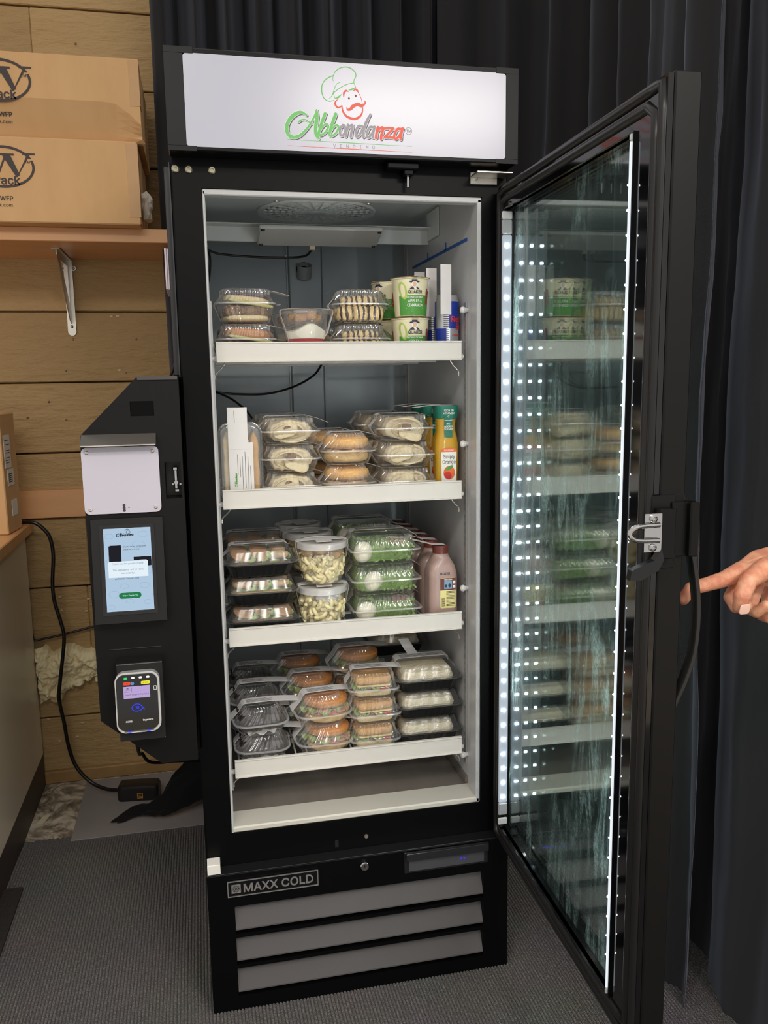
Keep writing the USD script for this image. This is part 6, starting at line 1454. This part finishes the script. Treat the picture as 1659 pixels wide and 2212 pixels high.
# creases at the joints and across the back of the hand
for c, n_, w_, dp_ in (((0.7695, -0.648, 1.0745), (1, 0, 0.1), 0.0012, 0.0006), ((0.7740, -0.648, 1.0745), (1, 0, 0.1), 0.001, 0.0005), ((0.812, -0.638, 1.078), (1, 0.1, -0.5), 0.0013, 0.0011), ((0.819, -0.638, 1.08), (1, 0.1, -0.55), 0.0012, 0.0010), ((0.826, -0.638, 1.082), (1, 0.1, -0.6), 0.0012, 0.0009), ((0.806, -0.682, 1.058), (0.15, 0, 1), 0.0012, 0.0009), ((0.807, -0.682, 1.0635), (0.1, 0, 1), 0.0012, 0.0008), ((0.807, -0.682, 1.0535), (0.1, 0, 1), 0.0010, 0.0006),
                       ((0.862, -0.66, 1.088), (1, 0, 0.15), 0.0012, 0.0010), ((0.870, -0.66, 1.088), (1, 0, 0.2), 0.0012, 0.0009), ((0.853, -0.66, 1.085), (1, 0, 0.1), 0.0012, 0.0009), ((0.879, -0.66, 1.088), (1, 0, 0.2), 0.0012, 0.0007), ((0.8184, -0.635, 1.0468), (0.4, 0, 1), 0.0012, 0.0006), ((0.864, -0.622, 1.021), (0.5, 0, 1), 0.0012, 0.0006)):
    nn = V(n_) / np.linalg.norm(n_)
    dd = (v - V(c)) @ nn
    near = np.exp(-(np.linalg.norm(v - V(c), axis=1) / 0.016) ** 2)
    v = v - hm.vertex_normals * (dp_ * near * np.exp(-(dd / w_) ** 2))[:, None]
hm.vertices = v + hm.vertex_normals * ((meshkit.fbm(v * 160, 3, 2) - 0.5) * 0.0007)[:, None]
pe = thing('person', 'hand of a person reaching in from the right, one finger hooked behind the door handle', 'person')
skin = usdkit.material(stage, '/World/Looks/skin', {
    'g': ('geometry', {}), 'n': ('noise_texture', {'scale': 55.0, 'detail': 4.0}), 'n2': ('noise_texture', {'scale': 900.0, 'detail': 3.0}),
    'r': ('rgb_ramp', {'ramp': [(0.35, srgb(196, 126, 100)), (0.65, srgb(222, 164, 130))]}), 'b': ('bump', {'strength': 0.25, 'distance': 0.0006}),
    'p': ('principled_bsdf', {'roughness': 0.5, 'subsurface_weight': 0.25, 'subsurface_scale': 0.004, 'subsurface_radius': (1.0, 0.4, 0.25)})},
    [('g.position', 'n.vector'), ('g.position', 'n2.vector'), ('n.fac', 'r.fac'), ('r.color', 'p.base_color'), ('n2.fac', 'b.height'), ('b.normal', 'p.normal')], surface='p.BSDF')
obj('hand', hm, skin, pe, smooth=True)
nail = blob(0.0180, 0.0165, -0.001, 0.0016, 1, 0.0001, 0.005, 0.3)
obj('thumbnail', mv(nail, 0.8056, -0.6792, 1.0430, rx=PI / 2 + 0.22, ry=0.0, rz=0.05), M('nail_pink', srgb(232, 190, 172), 0.25), pe)
obj('sleeve', mv(loft([np.column_stack([0.055 * np.cos(np.arange(40) * PI / 20) * k_, 0.055 * np.sin(np.arange(40) * PI / 20) * k_, np.full(40, z)]) for k_, z in ((0.86, 0.0), (0.9, -0.003), (1.0, 0.01), (1.1, 0.12), (1.15, 0.2))], False, True), 1.06, -0.729, 1.157, rx=0.0, ry=0.0).apply_transform(np.eye(4)) if False else
    sweep(spline([(1.06, -0.729, 1.157), (1.12, -0.80, 1.185), (1.2, -0.90, 1.22)]), 0.05, 24), M('sleeve_grey', srgb(60, 64, 72), 0.85), pe)
